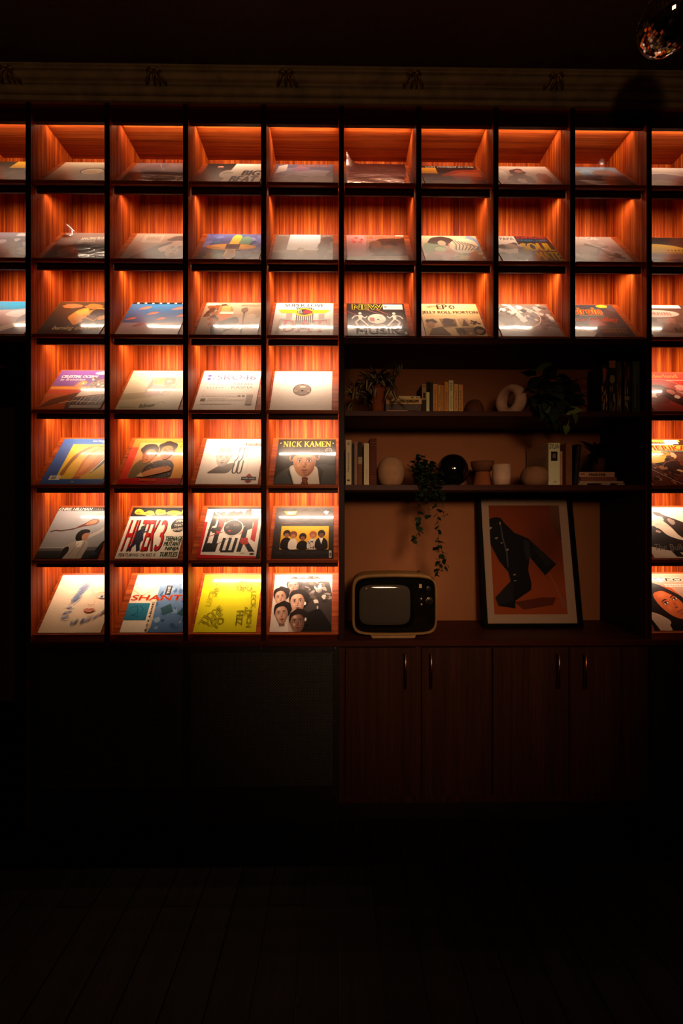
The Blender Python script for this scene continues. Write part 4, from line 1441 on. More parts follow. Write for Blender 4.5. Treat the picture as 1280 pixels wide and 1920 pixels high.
@cover(6, 2, 'cream record sleeve with tall red condensed lettering and green stacked words', 'gloss', .014)
def _():
    a = Art('#e6d9c4', None, 44)
    a.rect(0, 0, 1, .19, '#171512')
    for x, y, w in ((.12, .1, .09), (.3, .13, .1), (.5, .1, .11), (.74, .12, .12), (.93, .1, .08)):
        a.blob(x, y, w, .055, '#d9b02a', .25).blob(x, y + .01, w * .6, .02, '#8a6a1c', .3)
    a.rect(.0, .19, 1, .24, '#e9dfce')
    for s, x0, x1 in (('HI', .05, .2), ('TEK', .26, .55), ('3', .58, .68)):
        a.text(s, x0 + .006, .268, x1 + .008, .868, '#3a1512', .012, 0., 0, .95).text(s, x0, .265, x1, .86, '#b8201f', .0, 0., 0, .95)
    a.poly([(.2, .5), (.28, .42), (.34, .45), (.33, .55), (.36, .66), (.32, .72), (.36, .86), (.3, .86), (.26, .74), (.18, .86), (.14, .84), (.22, .7), (.2, .6)], '#2a2c38').ell(.285, .42, .035, .045, '#3a3c48').line([(.3, .52), (.4, .48)], .03, '#3f4250')
    a.ell(.88, .37, .13, .14, '#1b1815').text('SPIN', .81, .26, .93, .31, '#ece2d2', .03, .2, -6).text('THAT', .8, .34, .95, .39, '#ece2d2', .03, .2, -6).text('WHEEL', .78, .42, .98, .475, '#ece2d2', .03, .2, -6)
    for i, (s, x0, x1) in enumerate((('TEENAGE', .72, 1.), ('MUTANT', .72, .99), ('NINJA', .76, .98), ('TURTLES', .7, .98))):
        a.text(s, x0, .59 + .098 * i, x1, .672 + .098 * i, '#1f4a2a', .04, .1)
    a.text('FEATURING YA KID K', .04, .905, .64, .965, '#2a1f1a', .012, .2)
    return a

@cover(6, 3, 'white record sleeve with black and red geometric lettering around a centre label', 'satin', .021, 'card_dark')
def _():
    a = Art('#e4dccd', None, 45)
    a.rect(0, 0, 1, .035, '#171412').rect(.02, .04, .98, .06, '#d8cfc0').poly([(0, .3), (.05, .3), (.05, .93), (.96, .96), (.96, 1), (0, 1)], '#b81c20').poly([(.97, 0), (1, 0), (1, 1), (.95, 1)], '#1b1714')
    for x, w in ((.08, .08), (.2, .07)):
        a.poly([(x + .04, .1), (x + w + .05, .1), (x + w, .8), (x - .01, .8)], '#1f1b19')
    a.poly([(.08, .72), (.3, .72), (.28, .88), (.06, .88)], '#1f1b19').poly([(.14, .4), (.22, .36), (.2, .7), (.12, .72)], '#e4dccd')
    for x in (.36, .46, .56):
        a.line([(x + .03, .62), (x, .86)], .05, '#1f1b19')
    a.line([(.36, .87), (.58, .87)], .04, '#1f1b19').poly([(.62, .88), (.68, .4), (.76, .36), (.74, .62), (.92, .88), (.82, .88), (.72, .72), (.69, .88)], '#1f1b19')
    a.poly([(.16, .15), (.26, .12), (.34, .22), (.34, .4), (.28, .55), (.22, .5), (.26, .34)], '#b82a22').poly([(.84, .2), (.92, .16), (.9, .7), (.82, .64)], '#b82a22').poly([(.6, .15), (.66, .12), (.68, .5), (.62, .56)], '#c03a26')
    a.blob(.36, .22, .14, .12, '#4a403c', .35).blob(.72, .26, .14, .18, '#3a322f', .35).blob(.5, .14, .1, .06, '#2a2422', .4).line([(.15, .12), (.3, .2)], .02, '#e4dccd').line([(.2, .1), (.4, .3)], .02, '#2a2422')
    a.blob(.2, .46, .1, .06, '#2f2825', .5).blob(.72, .68, .08, .07, '#b02a22', .3).line([(.1, .6), (.4, .48)], .014, '#8f1c1c').line([(.1, .86), (.5, .6), (.75, .5)], .008, '#3a302c')
    a.ell(.5, .43, .175, .165, '#d8cdbd').ell(.5, .42, .155, .15, '#26201e').ell(.5, .43, .02, .02, '#0e0c0c').rect(.43, .47, .47, .5, '#b82a22').bars(.5, .34, .6, .4, 3, '#8a807a', .3).bars(.38, .4, .43, .44, 2, '#8a807a', .4)
    a.line([(.93, .1), (.99, .09)], .03, '#b82a22').bars(.7, .9, .76, .92, 1, '#8a7f74').blob(.88, .92, .04, .02, '#3a322e')
    return a

@cover(6, 4, 'charcoal record sleeve with a yellow photograph of five posing musicians', 'gloss', -.004, 'card_dark')
def _():
    a = Art('#463f3c', '#2a2523', 46)
    a.sm = True
    for i in range(5):
        for j in range(7):
            a.poly([(.02 + .2 * i, .08 + .14 * j), (.12 + .2 * i, .03 + .14 * j), (.2 + .2 * i, .09 + .14 * j), (.12 + .2 * i, .07 + .14 * j)], '#38322f')
    a.rect(.12, .39, .92, .84, '#d8a22c', '#cf962a')
    def person(x, top, coat, skin, hair, w=.08):
        a.poly([(x - w, .84), (x - w * .95, top + .2), (x - w * .35, top + .13), (x + w * .35, top + .13), (x + w * .95, top + .2), (x + w, .84)], coat)
        a.ell(x, top + .055, .062, .07, hair).ell(x, top + .085, .038, .052, skin).poly([(x - .05, top + .1), (x - .05, top + .03), (x, top - .01), (x + .05, top + .03), (x + .05, top + .09), (x + .03, top + .05), (x - .03, top + .05)], hair)
    person(.22, .48, '#241c18', '#8a5a3c', '#1c1310', .1)
    person(.33, .5, '#d8ccbc', '#a86a44', '#6a3a1f', .08)
    person(.49, .54, '#1f1a18', '#7d4c34', '#1a1210', .1)
    person(.66, .5, '#c9bcae', '#a8704c', '#8f4a2a', .1)
    for _ in range(22):
        a.ell(a.rnd.uniform(.58, .74), a.rnd.uniform(.68, .83), .012, .01, '#3a302c', 0, 6)
    person(.8, .48, '#241e1d', '#6a402c', '#191210', .11)
    a.poly([(.76, .62), (.8, .74), (.83, .62)], '#d8ccbc')
    a.poly([(.14, .09), (.37, .08), (.33, .17), (.2, .17)], '#d98a3c').rect(.2, .1, .34, .115, '#e9dcc8').rect(.2, .13, .3, .145, '#e9dcc8')
    a.poly([(.82, .1), (.92, .09), (.88, .16)], '#d8cfc4').ell(.87, .1, .035, .025, '#d8cfc4', 0, 10)
    a.rect(.93, .86, .97, .99, '#d0c6b8').rect(.94, .9, .96, .97, '#3a322e').line([(.1, .34), (.4, .33)], .004, '#8a4a34')
    return a

@cover(6, 9, 'white record sleeve with black silhouettes of dancers and a thin script line', 'satin', .004)
def _():
    a = Art('#e2cdb6', '#cdb49c', 47)
    a.sm = True
    for i in range(16):
        a.line([(a.rnd.uniform(0, .5), a.rnd.uniform(.05, .4)), (a.rnd.uniform(0, .6), a.rnd.uniform(.05, .45))], .004, '#9a8a7c')
    a.poly([(.36, .1), (.5, .1), (.54, .16), (.7, .24), (.85, .33), (1, .38), (1, .5), (.86, .46), (.76, .4), (.9, .62), (.7, .58), (.78, .7), (.62, .6), (.56, .4), (.42, .18)], '#1f1613')
    a.blob(.46, .24, .05, .05, '#b8a498').blob(.62, .3, .06, .06, '#8a766c').poly([(.76, .46), (.86, .5), (.88, .6), (.78, .56)], '#d8c2ac')
    a.poly([(0, .55), (.12, .62), (.2, .42), (.34, .42), (.42, .58), (.58, .66), (.8, .7), (1, .68), (1, .92), (.6, .92), (.3, .86), (0, .78)], '#1d1512').blob(.24, .44, .07, .06, '#1d1512').blob(.3, .5, .04, .03, '#a88c7c')
    a.text('The Bulle Street', .1, .74, 1, .86, '#6a5c54', -.01, .4)
    a.poly([(.34, .88), (.46, .88), (.5, .98), (.38, .98)], '#1d1512').poly([(.72, .9), (.84, .9), (.86, .98), (.76, .97)], '#1d1512')
    return a

# ================================================================ row 7 (bottom)
@cover(7, 1, 'cream record sleeve with a delicate watercolour face in blue strokes', 'matte', .012)
def _():
    a = Art('#e3cfb4', '#d9bd9c', 48)
    rn = a.rnd
    a.blob(.74, .42, .14, .2, '#e0c4a6', .1).blob(.62, .62, .16, .16, '#e0c2a4', .1)
    for i in range(110):
        t = rn.random()
        x, y = .34 + .1 * t + rn.uniform(-.05, .06), .55 - .33 * t + rn.uniform(-.05, .05)
        a.line([(x, y), (x + .07, y - .09)], rn.uniform(.003, .009), rn.choice(['#8f9ab4', '#6a7aa4', '#a8adbc', '#7d88a8']))
    for i in range(26):
        x, y = .3 + rn.uniform(-.03, .08), .72 + rn.uniform(-.13, .08)
        a.line([(x, y), (x + .05, y - .02)], .01, rn.choice(['#9aa0b4', '#6a7694', '#b3b3ba']))
    for i in range(44):
        t = rn.random()
        x, y = .46 + .46 * t, .86 - .16 * t ** 2 + rn.uniform(-.02, .03)
        a.line([(x, y), (x + .02, y - .06)], .008, rn.choice(['#4a5c94', '#6a789c', '#7d6a62', '#8f97ac']))
    for i in range(24):
        t = rn.random()
        x, y = .9 + .08 * t, .74 - .3 * t
        a.line([(x, y), (x + .06, y - .08)], .008, rn.choice(['#8a705f', '#a08a7c', '#6a5a58']))
    for i in range(7):
        a.line([(.55 + .01 * i, .2 + .012 * i), (.62 + .012 * i, .28 + .02 * i)], .005, '#b8a8a4')
    a.line([(.7, .375), (.75, .335), (.82, .322), (.9, .345)], .008, '#a47c5c').poly([(.74, .405), (.8, .375), (.87, .385), (.9, .415), (.83, .43)], '#e4d8c8').ell(.82, .403, .026, .022, '#6a7894').ell(.82, .403, .012, .012, '#241c22').line([(.73, .41), (.8, .373), (.9, .4)], .006, '#7d5844')
    a.line([(.63, .53), (.66, .548), (.7, .545), (.74, .53)], .008, '#a0664a').line([(.72, .46), (.74, .52)], .006, '#b88a6c')
    a.poly([(.58, .62), (.65, .602), (.69, .612), (.72, .6), (.8, .62), (.7, .635)], '#b0604a').poly([(.6, .625), (.7, .636), (.79, .622), (.72, .668), (.65, .665)], '#c07a60').line([(.66, .7), (.74, .695)], .008, '#c49c7c')
    return a

@cover(7, 2, 'blue and cream record sleeve with wide vermilion lettering', 'gloss', .021)
def _():
    a = Art('#e2d2b8', None, 49)
    a.poly([(.44, 0), (1, 0), (1, 1), (.44, 1)], '#6f8cac', '#4a6c94')
    a.scatter(30, .46, .05, 1, .98, .02, .06, ['#5a7a9c', '#7d9ab8', '#40618a', '#86a2bc', '#3a587c'], .5)
    for p in ([(.55, .6), (.7, .52), (.78, .66), (.62, .72)], [(.84, .7), (.98, .5), (1, .75)], [(.6, .8), (.66, .78), (.66, .84)]):
        a.poly(p, '#2f4f58')
    a.line([(.0, .27), (.2, .4), (.4, .5)], .022, '#cdb88e').line([(.42, .2), (.2, .38), (.05, .46)], .022, '#cdb88e').line([(.44, .45), (.46, .9), (.42, 1)], .03, '#c9b48a')
    a.rect(.0, .51, .36, .8, '#2c7488', '#2a6a80').line([(.05, .6), (.16, .56), (.2, .68), (.1, .72), (.24, .74)], .012, '#1a4a5c').line([(.2, .55), (.28, .62), (.24, .7)], .01, '#1a4a5c')
    a.text('SHANT\u00c9', .02, .345, 1.0, .465, '#d8491f', .045, .12)
    a.poly([(.565, .2), (.66, .2), (.655, .37), (.56, .37)], '#2a1a1c')
    a.text('THE', .545, .265, .675, .305, '#e9e0d4', .03, 0, -90)
    for i, ch in enumerate('ROXANNE'):
        a.text(ch, .385, .955 - .072 * i - .018, .435, .955 - .072 * i + .018, '#3a2a38', .05, 0, -90)
    a.line([(.93, .55), (.9, .95)], .005, '#223a54')
    return a

@cover(7, 3, 'bright yellow record sleeve with hand-drawn black outline lettering', 'gloss', .008)
def _():
    a = Art('#d9cf1c', '#cdc418', 50)
    k = '#1f1d10'; y = '#d4ca1a'
    for s, x, yy, w, h, r in (('LECK', .17, .42, .3, .085, -84), ('MICH', .25, .24, .22, .085, -80), ('WO', .26, .36, .1, .05, -80), ('ES', .31, .26, .1, .05, -70), ('N', .4, .25, .07, .06, -60),
                              ('ES IM', .36, .2, .14, .03, -10)):
        a.outline(s, x - w / 2, yy - h / 2, x + w / 2, yy + h / 2, k, y, .0, .05, rot=r)
    for s, x, yy, w, h, r in (('TI', .14, .82, .15, .11, -62), ('COE', .28, .68, .26, .1, -40), ('TALE', .29, .79, .3, .1, -48), ('TO', .38, .86, .2, .1, -50)):
        a.outline(s, x - w / 2, yy - h / 2, x + w / 2, yy + h / 2, k, y, .01, .06, rot=r)
    for s, x, yy, w, h, r in (('LINK', .68, .14, .24, .09, -30), ('ON', .66, .26, .12, .09, 10), ('SO', .78, .24, .14, .1, 30), ('MAL', .82, .08, .2, .07, 30), ('D', .86, .3, .07, .06, 40),
                              ('LECK', .9, .46, .3, .08, 86), ('MICH', .87, .78, .28, .08, 88), ('ZEH', .71, .77, .24, .1, -92), ('AM', .8, .64, .12, .05, 86), ('ES', .78, .7, .08, .05, 60)):
        a.outline(s, x - w / 2, yy - h / 2, x + w / 2, yy + h / 2, k, y, .0, .05, rot=r)
    return a

@cover(7, 4, 'black and white record sleeve with several overlapping portraits of one woman', 'gloss', -.018)
def _():
    a = Art('#b9a89c', '#c4b0a0', 51)
    a.sm = True
    rn = a.rnd
    a.poly([(0, 0), (.3, 0), (.2, .3), (.25, .6), (.3, 1), (0, 1)], '#d9cbbd')
    a.poly([(.25, .25), (.4, .05), (.7, .02), (.95, .12), (1, .35), (1, 1), (.42, 1), (.5, .6), (.46, .4)], '#3a3230')
    for i in range(46):
        a.blob(rn.uniform(.5, .98), rn.uniform(.02, .5), rn.uniform(.03, .08), rn.uniform(.02, .04), rn.choice(['#8a7d76', '#54483f', '#c0b2a6', '#2a2421', '#6d6058']), .4, 9, rn.uniform(-60, 60))
    a.poly([(.55, .7), (.8, .6), (1, .9), (1, 1), (.5, 1)], '#1d1817')
    sk, sh, hr = '#b98e76', '#7d5546', '#241b19'
    def hd(x, y, w, h, r, s=1, b=sk, d=sh):
        a.blob(x + w * .16, y - h * .22, w * .62, h * .46, hr, .12, 16)
        a.poly([(x - w * .2, y + h * .3), (x + w * .25, y + h * .3), (x + w * .3, y + h * .62), (x - w * .1, y + h * .62)], d)
        a.face(x, y, w, h, b, d, hr, r, lip='#7a3a32', eye='#1c1412', side=s, light='#d0a98f', top=.6)
    hd(.33, .22, .2, .26, -8, 1, '#8a6f62', '#5a463e')
    hd(.13, .42, .2, .3, -14)
    hd(.17, .7, .22, .32, -10)
    hd(.42, .5, .25, .36, -6)
    hd(.44, .84, .24, .32, -8, 1, '#8a6250', '#54382e')
    a.ell(.55, .53, .016, .03, '#e2d8cc').ell(.57, .8, .016, .03, '#d8cabc').ell(.76, .6, .014, .03, '#b8aa9e')
    a.text('Jewel', .4, .02, .6, .09, '#cabdb2', .0, .4)
    return a

@cover(7, 9, 'portrait record sleeve of a long-haired person beneath outlined white title lettering', 'gloss', .004)
def _():
    a = Art('#a8806a', '#54382c', 52)
    a.sm = True
    a.poly([(0, .12), (.15, .1), (.45, .2), (.7, .35), (.85, .6), (.95, .9), (.9, 1), (.0, 1), (0, .6)], '#1c1310')
    a.face(.52, .52, .5, .56, '#b8562c', '#8a3a1e', None, -22, lip='#a84a38', eye='#1f1210', light='#c96a3a')
    a.poly([(.1, .3), (.2, .16), (.45, .2), (.75, .42), (.84, .7), (.78, .72), (.66, .44), (.45, .3), (.26, .36), (.2, .62), (.1, .6)], '#191110')
    a.poly([(0, .66), (.2, .72), (.36, .84), (.3, .92), (.36, 1), (.1, 1)], '#b08f78').poly([(.3, .9), (.6, .85), (.7, 1), (.3, 1)], '#171110').poly([(.62, .9), (.84, .9), (.86, 1), (.62, 1)], '#d8c9b8')
    a.outline('Jairo', .26, .05, .9, .17, '#e8ddd0', '#6a4a3c', .02, .05)
    a.bars(.55, .2, 1, .26, 2, '#e0d0c0', .4)
    return a


# ---------------------------------------------------------------- place the sleeves
SL = .314

# where the lower corner of each sleeve stands in its cell (image column of the corner -> offset from the cell centre)
FOOT = {(3, 1): 67, (4, 1): 69, (5, 1): 75, (6, 1): 62, (7, 1): 71, (3, 2): 214.7, (4, 2): 216, (5, 2): 219.6, (6, 2): 215.2, (7, 2): 224.2,
        (3, 3): 365, (4, 3): 360.6, (5, 3): 366, (6, 3): 368, (7, 3): 362, (3, 4): 507.7, (4, 4): 505, (5, 4): 512.4, (6, 4): 508, (7, 4): 505,
        (3, 5): 651.3, (2, 5): 650.5, (3, 6): -914.4, (2, 6): -914, (3, 7): -1057, (2, 7): -1058.5, (3, 8): -1192.5, (2, 8): -1190}
def clear_plastic():
    m, nt, b = new_mat('clear_plastic')
    out = nt.nodes['Material Output']
    tr = nt.nodes.new('ShaderNodeBsdfTransparent')
    gl = nt.nodes.new('ShaderNodeBsdfGlossy'); gl.inputs['Roughness'].default_value = .16
    fr = nt.nodes.new('ShaderNodeFresnel'); fr.inputs['IOR'].default_value = 1.3
    mx = nt.nodes.new('ShaderNodeMixShader')
    v = mapping(nt, (12., 16., 12.))
    t = nt.nodes.new('ShaderNodeTexNoise'); t.inputs['Scale'].default_value = 1
    nt.links.new(v, t.inputs['Vector'])
    bp = nt.nodes.new('ShaderNodeBump'); bp.inputs['Strength'].default_value = .25; bp.inputs['Distance'].default_value = .02
    nt.links.new(t.outputs['Fac'], bp.inputs['Height'])
    nt.links.new(bp.outputs[0], gl.inputs['Normal'])
    nt.links.new(fr.outputs[0], mx.inputs[0]); nt.links.new(tr.outputs[0], mx.inputs[1]); nt.links.new(gl.outputs[0], mx.inputs[2])
    nt.links.new(mx.outputs[0], out.inputs['Surface'])
    return m
M['plastic'] = clear_plastic()
ME_SLEEVE = {}
for cd in ('card', 'card_dark'):
    me = MB().bbox(-SL / 2, SL / 2, 0, SL, 0, .003, .0006).mesh('record_sleeve')
    me.materials.append(M[cd])
    ME_SLEEVE[cd] = me
for (r, c), (lab, fin, dx, card, rot, plastic, fn) in sorted(COV.items()):
    xm = (XD[c - 1] + XD[c]) / 2
    if (r, c) in FOOT:
        px = FOOT[(r, c)]
        dx = WX(abs(px), .02) + (SL / 2 if px > 0 else -SL / 2) - xm
    x = xm + min(max(dx, -.0225), .0225)
    o = link('record_sleeve', ME_SLEEVE[card])
    # foot of the sleeve rests on the lip, its back on the sloping board
    s0 = .010
    o.location = (x, .014 + s0 * ct - .0006 * st, LIP[r] - .006 + s0 * st + .0006 * ct)
    o.rotation_euler = (TH, 0, math.radians(rot))
    tag(o, lab, 'record sleeve', 'record sleeves on the lit display shelves')
    art = fn()
    me = art.mesh('cover_print', (SL - .001, SL - .001), .0031)
    link('cover_print', me, o, fin)
    if plastic:
        u0, v0, hgt = plastic
        n = 14
        vs, fs = [], []
        for j in range(n + 1):
            for i in range(n + 1):
                u, v = i / n, j / n
                d = math.hypot((u - u0) * 1.0, (v - v0) * 1.0)
                z = .0062 + hgt * max(0, 1 - d / .22) ** 2 + .0012 * math.sin(9 * u + 5 * v + r) * math.sin(7 * v + c)
                vs.append(((u - .5) * (SL + .008), v * (SL + .008), z))
        for j in range(n):
            for i in range(n):
                q = j * (n + 1) + i
                fs.append((q, q + 1, q + n + 2, q + n + 1))
        pm = MB().add(vs, fs, True).mesh('plastic_cover')
        link('plastic_cover', pm, o, 'plastic')['label'] = 'clear crinkled plastic outer'

# ================================================================ things in the alcove
_cm = {}
def cmat(col, rough=.6, metal=0., **k):
    key = (col, rough, metal, tuple(sorted(k.items())))
    if key not in _cm:
        _cm[key] = plain('paint_' + col.lstrip('#'), col, rough, metal, **dict(dict(spec=.2 if rough > .35 else .5), **k))
    return _cm[key]


M['paper'] = plain('book_paper', '#b59c78', .8, var=.2, scale=200.)
M['soil'] = plain('potting_soil', '#2a1c12', .95, bump=.4)


def pale(c, k=1.42):
    h = c.lstrip('#')
    return '#' + ''.join('%02x' % min(225, int(int(h[i:i + 2], 16) * k + 4)) for i in (0, 2, 4))


def book(px0, px1, ptop, y0, depth, zb, col, label, marks=None, lean=0., rough=.6, h=None, boost=1.):
    """upright book, spine to the front"""
    col = pale(col)
    x0, x1 = WX(px0 + .15, y0), WX(px1 - .15, y0)
    H = (h or (WZ((px0 + px1) / 2, ptop, y0) - zb))
    r = root('book', ((x0 + x1) / 2, y0, zb), label, 'book', 'books in the alcove')
    w = (x1 - x0) / 2
    t = min(.0025, w * .25)
    mb = MB().box(-w, w, 0, .003, 0, H).box(-w, -w + t, .003, depth, 0, H).box(w - t, w, .003, depth, 0, H)
    o = link('cover', mb.mesh('cover'), r, cmat(col, rough))
    link('page_block', MB().box(-w + t, w - t, .003, depth - .004, .003, H - .003).mesh('page_block'), r, 'paper')
    if marks:
        a = Art(col)
        marks(a)
        a.c = [tuple(min(.8, v * boost) for v in c_) for c_ in a.c]  # boost brightens spine inks where the spotlight doesn't reach
        pm = link('spine_print', a.mesh('spine_print', (2 * w, H), 0), r, 'matte')
        pm.rotation_euler = (math.pi / 2, 0, 0)
        pm.location = (0, -.0003, 0)
    r.rotation_euler = (0, math.radians(lean), 0)
    return r


def flat_book(px0, px1, py0, py1, y0, depth, zb, col, label, marks=None):
    """book lying down, spine to the front; returns its top"""
    col = pale(col)
    x0, x1 = WX(px0, y0), WX(px1, y0)
    H = WZ(px0, py0, y0) - WZ(px0, py1, y0)
    r = root('book', ((x0 + x1) / 2, y0, zb), label, 'book', 'books in the alcove')
    w = (x1 - x0) / 2
    t = min(.0025, H * .2)
    link('cover', MB().box(-w, w, 0, .003, 0, H).box(-w, w, .003, depth, 0, t).box(-w, w, .003, depth, H - t, H).mesh('cover'), r, cmat(col))
    link('page_block', MB().box(-w + .003, w - .003, .003, depth - .003, t, H - t).mesh('page_block'), r, 'paper')
    if marks:
        a = Art(col)
        marks(a)
        pm = link('spine_print', a.mesh('spine_print', (2 * w, H), 0), r, 'matte')
        pm.rotation_euler = (math.pi / 2, 0, 0)
        pm.location = (0, -.0003, 0)
    return zb + H + .0004


def vtext(s, x0, x1, y0, y1, col, b=.01):
    """lettering running up the spine"""
    def f(a):
        cx, cy = (x0 + x1) / 2, (y0 + y1) / 2
        w, h = (y1 - y0), (x1 - x0)
        vs, fs = text_tris(s, 0., 0., 1.)
        pts, ff = [], []
        for dx in ((0,) if b < .005 else (-b * w * .12, 0, b * w * .12)):
            o_ = len(pts)
            pts += [(cx + (y - .5) * h, cy - (x - .5) * w + dx) for x, y in vs]
            ff += [tuple(i + o_ for i in f) for f in fs]
        a._emit(pts, ff, col)
    return f


ZB, ZCs = SH_B_T + .0006, SH_C_T + .0006
G = .0006
# ---- upper shelf, paperbacks
YB = .10
def m1(a): a.rect(0, 0, 1, .5, '#b08a5c').rect(.3, .28, .8, .45, '#2a1d16').rect(.2, .06, .8, .09, '#6a4a34')
book(790.6, 798.7, 720, YB, .14, ZB, '#241a16', 'two-tone paperback, cream above and black below, next to the stacked books', m1)
def m2(a): a.rect(0, 0, 1, .3, '#1f1814'); vtext('BAUER', .2, .8, .03, .27, '#c9a878', .02)(a)
book(799, 805, 716, YB, .14, ZB, '#c29c70', 'slim cream paperback with a dark top block on its spine', m2)
book(805.8, 811.2, 717, YB + .01, .14, ZB, '#1a1512', 'slim black book among the tan paperbacks')
book(811.6, 820.4, 720, YB, .14, ZB, '#9a6a38', 'tan paperback right after the slim black book', vtext('JOSEPH CONRAD', .3, .7, .15, .85, '#4a2c18', 0.))
book(820.9, 826., 722, YB, .14, ZB, '#a87238', 'thin ochre paperback in the tan row', vtext('ROMAN', .25, .75, .3, .7, '#4a2c18', 0.))
book(826.2, 831.8, 722, YB, .14, ZB, '#8a5c2e', 'thin dark ochre paperback in the tan row')
book(832.6, 840.6, 716, YB, .14, ZB, '#a0662e', 'taller orange-brown paperback beside the tallest pale one', vtext('STORIES', .3, .7, .3, .8, '#4a2a14', 0.))
def m3(a): vtext('KAFKA', .25, .75, .06, .3, '#7a4a34', .01)(a); vtext('BRIEFE', .3, .7, .45, .8, '#a8785c', 0.)(a)
book(841, 849.6, 713, YB, .14, ZB, '#c4946c', 'tallest pale pinkish paperback of the upper shelf row', m3)
book(850.5, 858.8, 720, YB, .14, ZB, '#a87644', 'sand-coloured paperback second from the end of the row', vtext('NOVELLA', .3, .7, .2, .8, '#5a3820', 0.))
book(859.5, 867.6, 721, YB, .14, ZB, '#9c6c3c', 'brown paperback at the end of the row beside the dome', vtext('ESSAYS', .3, .7, .2, .8, '#5a3820', 0.))
# lying stack: bottom two halves, grey volume, two cream books
z = ZB
def k1(a): a.rect(.6, 0, .72, 1, '#6a3c28').rect(.72, 0, .86, 1, '#4a2418').rect(.86, 0, 1, 1, '#7a4630')
z = flat_book(724, 790, 758, 768, .10, .14, z, '#8f6a5c', 'pinkish-brown book at the bottom of the lying stack', k1)
def k2(a): a.ell(.86, .4, .02, .12, '#8a8274', 0, 8).line([(.55, .9), (.7, .1)], .02, '#5f574e')
z = flat_book(723, 789.5, 745.3, 757, .10, .15, z, '#453c36', 'thick grey book in the middle of the lying stack', k2)
z = flat_book(724, 790.3, 734, 744.6, .10, .14, z, '#a87c50', 'tan book with heavy lettering, second from the top of the lying stack', lambda a: a.text('UNIVERSUM', .35, .25, .9, .75, '#4a2e1c', .03))
z = flat_book(743.5, 787.5, 728.8, 733.4, .105, .12, z, '#b8926a', 'thin cream booklet on top of the lying stack', lambda a: a.rect(.6, .3, .72, .7, '#6a4c34').rect(.82, .35, .95, .65, '#6a4c34'))

# dome
x0, x1 = WX(868.5, .15), WX(907.5, .15)
dm = MB()
R = (x1 - x0) / 2
Hd = WZ(888, 749.5, .15) - ZB
dm.lathe([(R * .97, ZB), (R, ZB + Hd * .12)] + [(R * math.cos(math.radians(a)) ** .8, ZB + Hd * (.12 + .88 * math.sin(math.radians(a)))) for a in range(12, 91, 13)], (x0 + x1) / 2, .15, 28)
solo('clay_dome', dm, cmat('#5a3420', .8, bump=.15), ((x0 + x1) / 2, .15, ZB), 'low brown clay dome standing beside the paperbacks', 'ornament', None)

# ring vase
rv = root("ring_vase", (WX(957.5, .12), .12, ZB), 'pale donut-shaped ceramic ring vase on the upper alcove shelf', 'vase')
cx, cz = 0, .0
Ro = (WZ(959, 721.5, .12) - ZB) / 2
mb = MB()
vs, fs = [], []
ns, nr = 28, 12
rt = Ro * .29
for i in range(ns):
    a = 2 * math.pi * i / ns
    for j in range(nr):
        b = 2 * math.pi * j / nr
        q = (Ro - rt) + rt * math.cos(b)
        vs.append((q * math.cos(a), rt * 1.5 * math.sin(b), Ro + q * math.sin(a)))
for i in range(ns):
    for j in range(nr):
        fs.append((i * nr + j, ((i + 1) % ns) * nr + j, ((i + 1) % ns) * nr + (j + 1) % nr, i * nr + (j + 1) % nr))
mb.add(vs, fs, True)
ringo = link('ring', mb.mesh('ring'), rv, cmat('#c49a80', .7, bump=.1))
nk = MB().lathe([(.012, 2 * Ro - .006), (.013, 2 * Ro + .004), (.010, 2 * Ro + .004), (.009, 2 * Ro - .004)], 0, 0, 14)
rv.rotation_euler = (0, 0, math.radians(-63))

# ribbed vase
xr, yr = WX(1094, .195), .195
rr = (WX(1116.5, .195) - WX(1072, .195)) / 2
hz = (WZ(1095, 711, .195) - ZB)
prof = [(rr * .6, ZB)]
for i, (sc_) in enumerate((.9, 1.0, .98, .8)):
    for a in range(-70, 71, 20):
        prof.append((rr * sc_ * (.74 + .26 * math.cos(math.radians(a))), ZB + hz * (i + .5) / 4 + hz / 8.2 * math.sin(math.radians(a))))
prof += [(rr * .5, ZB + hz), (rr * .42, ZB + hz - .01)]
solo('ribbed_vase', MB().lathe(prof, xr, yr, 30), cmat('#8a5038', .45, bump=.06), (xr, yr, ZB), 'coral clay vase of stacked bulging rings behind the dark leaves', 'vase')

# art books at the end of the upper shelf
def n1(a): a.poly([(.2, .05), (.8, .1), (.6, .3), (.3, .4)], '#a8401c').scatter(20, .1, .5, .9, 1, .04, .08, ['#8a6a54', '#3a2a24', '#a88a70'])
book(1127, 1140, 684, .02, .105, ZB, '#14100f', 'black book with an orange streak on its spine', n1, boost=2.6)
def n2(a): a.rect(.05, 0, .95, .14, '#8a5c3c').ell(.5, .36, .38, .08, '#7d7468').scatter(16, .1, .4, .9, .98, .04, .09, ['#6a6258', '#8a8074', '#332c28', '#4a423c'])
book(1141, 1154, 676, .02, .105, ZB, '#1a1614', 'grey-patterned book with a tan top band', n2, boost=2.6)
def n3(a): a.scatter(26, .1, .12, .9, .98, .04, .1, ['#7a6644', '#5a4a34', '#8a7858', '#3a3026'])
book(1155.5, 1164.5, 679, .02, .105, ZB, '#2a221c', 'olive mottled book between the grey-patterned and dark red ones', n3, boost=2.6)
def n4(a): a.scatter(10, .1, .02, .9, .5, .05, .1, ['#5a3a30', '#3a2a24', '#6a4a3c']).rect(.1, .68, .9, .76, '#7d7468').scatter(10, .2, .5, .9, .98, .04, .09, ['#6a5c50', '#8a7a68'])
book(1169, 1180.5, 678, .02, .2, ZB, '#1c1412', 'dark reddish book with a pale lettered patch', n4, boost=2.6)
def n5(a): a.rect(.1, .02, .9, .45, '#3c4440').rect(.15, .5, .85, .98, '#2c3836').rect(.3, .1, .45, .9, '#56605a')
